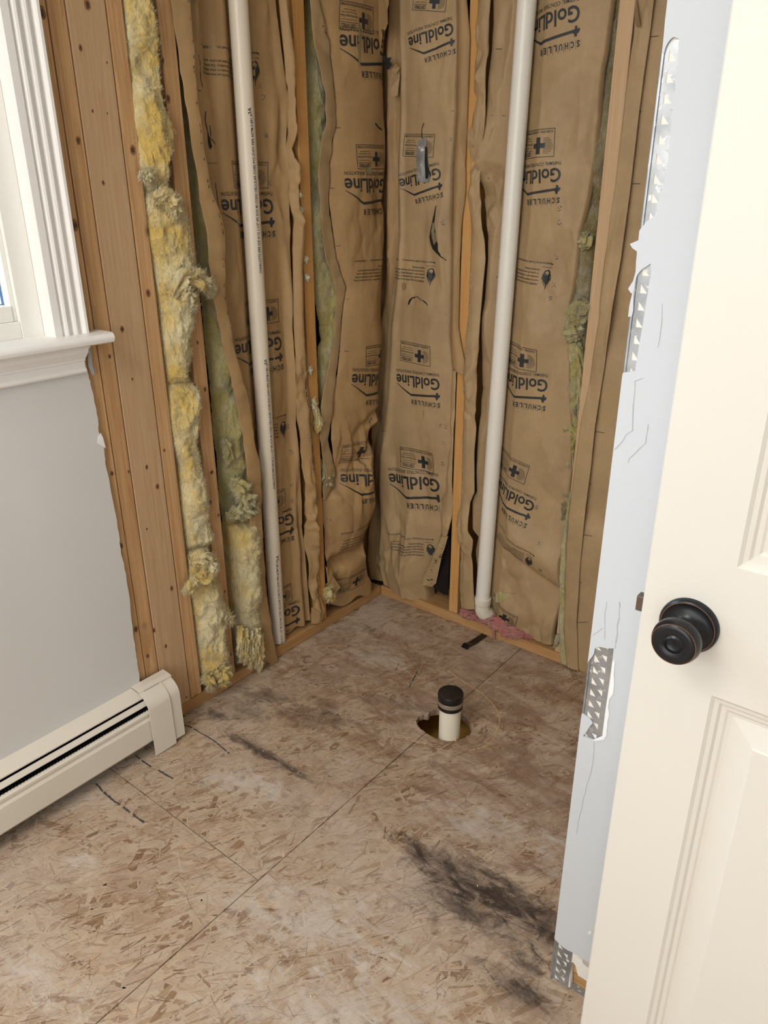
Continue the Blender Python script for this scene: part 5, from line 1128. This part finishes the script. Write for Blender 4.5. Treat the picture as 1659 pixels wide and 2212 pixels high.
w5 = Sheet('R', [(x - 10, y) for x, y in P5R[:-3]], W5R, 0.045, 0.040, ztop=2.39, zbot=wr(1222, 1215, .04)[1], res=0.003, depth=lumpy(51, 0.016, 0.014, 0.006, 12, (0, 0), 0.0))
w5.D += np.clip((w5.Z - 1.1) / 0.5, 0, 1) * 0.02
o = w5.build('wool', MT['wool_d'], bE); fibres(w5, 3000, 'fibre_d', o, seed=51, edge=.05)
tuft('R', [(1235, 705), (1245, 680), (1255, 665), (1270, 672)], [0.014, 0.024, 0.022, 0.008], 'wool_g', bE, 52, [0.03, 0.012, -0.002, -0.004], 1100, 'fibre')
tuft('R', [(1232, 690), (1238, 715), (1245, 735)], [0.014, 0.024, 0.014], 'wool_g', bE, 53, [0.03, 0.015, 0.02], 600, 'fibre')
tuft('R', [(1243, 740), (1250, 790), (1248, 840), (1243, 880), (1245, 920)], [0.014, 0.020, 0.018, 0.016, 0.010], 'wool_g', bE, 54, [0.03, 0.025, 0.03, 0.03, 0.035], 800, 'fibre_d')
tuft('R', [(1228, 900), (1240, 925), (1236, 960), (1232, 1010)], [0.012, 0.018, 0.018, 0.01], 'wool_g', bE, 55, [0.035, 0.03, 0.035, 0.035], 300, 'fibre_d')
tuft('R', [(1262, 535), (1266, 520), (1264, 505)], [0.010, 0.016, 0.008], 'wool_g', bE, 56, [0.03, 0.02, 0.03], 300, 'fibre_d')

# ---- bay F: last batt, flange lapped over the stud
F6Lo = [(1372, 0), (1369, 81), (1354, 181), (1330, 392), (1305, 560), (1296, 681), (1287, 726), (1269, 847), (1255, 907), (1246, 980), (1236, 1056), (1228, 1119), (1221, 1233), (1218, 1360), (1226, 1463)]
F6Li = [(1414, 0), (1381, 241), (1360, 422), (1342, 560), (1322, 681), (1304, 801), (1285, 922), (1277, 1000), (1265, 1094), (1252, 1233), (1245, 1347), (1250, 1467)]
bF = thing('insulation_batt', (0.95, 0.02, 0.02), 'kraft-faced batt beside the torn blue-grey partition, flange lapped over its stud', 'insulation')
fF = Sheet('R', F6Lo, F6Li, -0.008, -0.010, ztop=2.39, zbot=0.006, zbR=0.006, res=0.004, depth=lambda S, T, U, Z: 0.004 * crumple(U, Z, 43, 0.05, 5) - 0.006 * np.sin(np.pi * S) * np.clip(.6 - Z, 0, 1), zbf=lambda S: 0.003 * np.sin(S * 25))
fF.build('stapling_flange', MT['paper2'], bF, thick=0.0007)
pF = Sheet('R', [(x - 5, y) for x, y in F6Li], [(1470, 0), (1240, 1475)], 0.004, 0.006, ztop=2.39, zbot=0.012, res=0.006, depth=lambda S, T, U, Z: 0.006 * crumple(U, Z, 47, 0.09, 3) + 0.006 * fbm(U * 6, Z * 2, 48, 3))
pF.eR = (np.array([0.0, 2.4]), np.array([1.205, 1.205])); S, T = pF.S, pF.T; pF.U = pF.L(pF.Z) + (1.205 - pF.L(pF.Z)) * S
pF.build('kraft_facing', MT['paper2'], bF)
for a_, b_ in (((1404, 80), (1423, 78)), ((1381, 241), (1386, 241)), ((1363, 397), (1384, 397)), ((1322, 679), (1343, 680)), ((1303, 808), (1308, 808)), ((1286, 932), (1306, 935)), ((1261, 1155), (1280, 1158)), ((1252, 1258), (1258, 1258)), ((1246, 1345), (1270, 1343)), ((1273, 1046), (1278, 1046))): dash_line(pF, [a_, b_], 'tick_mark', 'ink', 0.0012, 0.05)
dash_line(pF, [(x + 2, y) for x, y in F6Li], 'edge_line', 'inner', 0.0022, 0.04)
# wool edge along the flange near the floor
w6 = Sheet('R', [(1233, 1050), (1222, 1119), (1212, 1180), (1209, 1250), (1208, 1340), (1210, 1420), (1219, 1455)], [(1237, 1050), (1229, 1119), (1222, 1180), (1222, 1233), (1220, 1360), (1228, 1461)], 0.0, -0.004, ztop=wr(1234, 1060, 0)[1], zbot=0.008, res=0.0024, depth=lumpy(57, 0.006, 0.006, 0.003, 18, (1, 0), 0.01))
o = w6.build('wool_edge', MT['wool_g'], bF); fibres(w6, 900, 'fibre_d', o, seed=57, edge=.5, lmax=.008)
tuft('R', [(1207, 1370), (1203, 1385), (1198, 1396)], [0.006, 0.007, 0.003], 'wool_g', bF, 58, [-0.004, -0.008, -0.006], 150, 'fibre_d')
# curled lip at the top of the flange
a_ = [hit(x, y, 1, d) for (x, y), d in (((1374, -40), -.012), ((1376, 0), -.012), ((1381, 40), -.024), ((1384, 56), -.026), ((1375, 58), -.012), ((1371, 40), -.010))]
MB().poly(a_, (0, -0.0008, 0)).build('curled_lip', MT['inner'], bF)

# ---- pink insulation scraps stuffed on the plate
pk = thing('insulation_scrap', tuple(hit(1090, 1370, 1, 0.0)), 'pink wool stuffed along the floor plate under the white pipe', 'insulation')
tuft('R', [(998, 1322), (1008, 1322), (1020, 1330), (1030, 1334)], [0.010, 0.017, 0.016, 0.008], 'pink', pk, 71, [0.012, 0.008, 0.010, 0.012], 500, 'fibre_p', 'wool_tuft')
tuft('R', [(1062, 1338), (1078, 1350), (1095, 1362), (1115, 1368), (1132, 1372)], [0.014, 0.020, 0.019, 0.016, 0.008], 'pink', pk, 72, [0.012, 0.000, -0.002, 0.004, 0.008], 1100, 'fibre_p', 'wool_tuft')
tuft('R', [(1128, 1372), (1150, 1374), (1175, 1376), (1196, 1378)], [0.006, 0.009, 0.008, 0.005], 'pink', pk, 73, [0.012, 0.020, 0.03, 0.035], 300, 'fibre_p', 'wool_tuft')
tuft('R', [(1028, 1338), (1045, 1344), (1062, 1340), (1068, 1332)], [0.004, 0.006, 0.008, 0.006], 'pink', pk, 74, [0.006, 0.004, 0.004, 0.006], 300, 'fibre_p', 'wool_tuft')
tuft('R', [(1063, 1340), (1066, 1362), (1069, 1384)], [0.005, 0.004, 0.0015], 'pink', pk, 75, [-0.006, -0.008, -0.006], 120, 'fibre_p', 'wool_tuft')
tuft('R', [(1194, 1360), (1197, 1375)], [0.008, 0.010], 'pink', pk, 76, [0.05, 0.05], 60, 'fibre_p', 'wool_tuft')

# ================================================================== PRINT
def logo(sh_, g_, e_, **k): return place(sh_, LOGO, g_, e_, name='brand_print', **k)
logo(pD, (980, 62), (884, 96)); logo(pD, (953, 375), (864, 400)); logo(pD, (950, 832), (857, 820)); logo(pD, (950, 1050), (841, 1037))
logo(pE, (1253, 28), None, length=0.168, ang=-0.10); logo(pE, (1212, 378), None, length=0.160, ang=-0.06); logo(pE, (1183, 835), None, length=0.170, ang=-0.02); logo(pE, (1153, 1097), None, length=0.168, ang=0.22)
logo(pC, None, (733, 94), length=0.185, ang=-0.04); logo(pC, None, (744, 402), length=0.185, ang=0.0); logo(pC, None, (759, 822), length=0.185, ang=0.16); logo(pC, None, (734, 1037), length=0.185, ang=0.18)
logo(pB, (590, 447), None, length=0.180, ang=0.0); logo(pB, (608, 741), None, length=0.180, ang=0.0); logo(pB, (634, 1120), None, length=0.180, ang=0.02); logo(pB, (648, 1317), None, length=0.180, ang=0.02)
def box_(sh_, tr_, tl_, bl=None, **k): return place(sh_, BOXS, tr_, tl_, name='certificate_print', y0=0.0, **k)
box_(pD, (940, 290), (874, 289)); box_(pD, (929, 748), (866, 735)); box_(pD, (934, 980), (864, 964)); box_(pD, (969, -25), (897, -28))
box_(pE, (1200, 276), None, length=0.130, ang=-0.03); box_(pE, (1160, 756), None, length=0.130, ang=0.06); box_(pE, (1145, 1006), None, length=0.130, ang=0.22); box_(pE, (1120, 1333), None, length=0.125, ang=0.30)
box_(pC, None, (733, 0), length=0.125, ang=0.0); box_(pC, None, (768, 312), length=0.125, ang=-0.02); box_(pC, None, (790, 748), length=0.125, ang=0.05); box_(pC, None, (740, 962), length=0.125, ang=0.05); box_(pC, None, (729, 1250), length=0.125, ang=0.0)
box_(pB, None, (500, 347), length=0.125, ang=0.0); box_(pB, None, (529, 655), length=0.125); box_(pB, (615, 1054), None, length=0.125); box_(pB, (628, 1259), None, length=0.125)
def warn_(sh_, a_, b_=None, **k): return place(sh_, WARN, a_, b_, name='warning_print', **k)
warn_(pD, (941, 585), None, length=0.185, ang=0.02); warn_(pD, (939, 1180), (838, 1166), length=0.20)
warn_(pE, (1192, 590), None, length=0.185, ang=0.06); warn_(pE, (1151, 1212), None, length=0.17, ang=0.30)
warn_(pC, None, (763, 582), length=0.185, ang=0.02); warn_(pC, None, (732, 1168), length=0.20, ang=0.04)
warn_(pB, (560, 140), None, length=0.19, ang=0.0); warn_(pB, (617, 912), None, length=0.19); warn_(pB, (593, 600 - 640), None, length=0.19) if False else None
for sh_, x_, y_, t_, sd in ((pD, 984, 240, 'R', 1), (pD, 978, 305, 'X', 2), (pD, 962, 485, '8', 3), (pD, 965, 925, 'R8', 4), (pD, 962, 960, 'X', 5), (pD, 960, 1005, '8', 6),
                           (pE, 1212, 455, '8', 11), (pE, 1212, 485, '0', 12), (pE, 1205, 560, 'R', 13), (pE, 1200, 620, 'X', 14), (pE, 1192, 650, '6', 15), (pE, 1162, 1100, 'S', 16), (pE, 1168, 1178, 'X', 17), (pE, 1170, 1235, 'R', 18),
                           (pB, 565, 190, 'X', 21), (pB, 572, 215, '0', 22), (pB, 578, 300, '8', 23), (pB, 585, 400, 'X', 24), (pB, 590, 480, 'S', 25), (pB, 624, 925, 'S', 26), (pB, 632, 980, '0', 27), (pB, 633, 1050, 'X', 28), (pB, 634, 1085, '8', 29)):
    place(sh_, stamp_dots(t_, sd), (x_, y_), None, length=0.018, name='dot_print', mat='blue')

# ================================================================== SMALL THINGS
sc_ = thing('strap_scrap', tuple(hit(1020, 1390, 2, 0)), 'short black plastic strap with a turned-up end on the floor by the plate', 'strap')
a = hit(1047, 1372, 2, 0); b_ = hit(1012, 1396, 2, 0); c_ = hit(1003, 1402, 2, 0)
e = (b_ - a); e /= np.linalg.norm(e); n_ = np.array([-e[1], e[0], 0]) * 0.0125
prof = [(0, .001), (0.3, .001), (0.6, .0015), (0.85, .003), (0.95, .006), (1.05, .011), (1.13, .012), (1.2, .009), (1.25, .003)]; mb = MB(); L_ = np.linalg.norm(b_ - a)
V = []
for t, z in prof:
    for s_ in (-1, 1): V.append(tuple(a + e * L_ * t + n_ * s_ + np.array([0, 0, z])))
for t, z in prof:
    for s_ in (-1, 1): V.append(tuple(a + e * L_ * t + n_ * s_ + np.array([0, 0, z + .0012])))
k_ = len(prof); F = []
for i in range(k_ - 1):
    F += [(2 * i, 2 * i + 1, 2 * i + 3, 2 * i + 2), (2 * k_ + 2 * i, 2 * k_ + 2 * i + 2, 2 * k_ + 2 * i + 3, 2 * k_ + 2 * i + 1), (2 * i, 2 * i + 2, 2 * k_ + 2 * i + 2, 2 * k_ + 2 * i), (2 * i + 1, 2 * k_ + 2 * i + 1, 2 * k_ + 2 * i + 3, 2 * i + 3)]
F += [(0, 2 * k_, 2 * k_ + 1, 1), (2 * k_ - 2, 2 * k_ - 1, 4 * k_ - 1, 4 * k_ - 2)]
mb.add(V, F); mb.build('strap', MT['black'], sc_)
# wood splinter leaning against the stub
p = hit(982, 1600, 2, 0); s2 = MB(); s2.poly([tuple(p + np.array(v)) for v in ((-.003, 0, 0.0005), (.004, 0.002, 0.0005), (-.004, .010, .028), (-.0055, .009, .027))], (0.001, -0.001, 0)); tag(s2.build('wood_splinter', MT['lath']), 'small upright wood splinter at the hole rim before the drain stub', 'splinter')
# fine litter scattered on the boards
rs = random.Random(8); db = MB()
for i in range(300):
    x, y = rs.uniform(0.02, 1.2), rs.uniform(-1.9, -0.01); 
    if math.hypot(x - .64, y + .48) < 0.13: continue
    s_ = rs.uniform(0.0005, 0.0013); a = rs.uniform(0, 3.14); l = s_ * rs.choice([1, 1, 1, 1, 2.2]); ca, sa = math.cos(a), math.sin(a)
    db.poly([(x + ca * l, y + sa * l, .0009), (x - sa * s_, y + ca * s_, .0009), (x - ca * l, y - sa * l, .0009), (x + sa * s_, y - ca * s_, .0009)], (0, 0, s_ * .8))
dd = db.build('plaster_crumbs', MT['gyp']); dd['kind'] = 'stuff'; tag(dd, 'white plaster crumbs and splinters strewn over the subfloor', 'debris')
dd['kind'] = 'stuff'
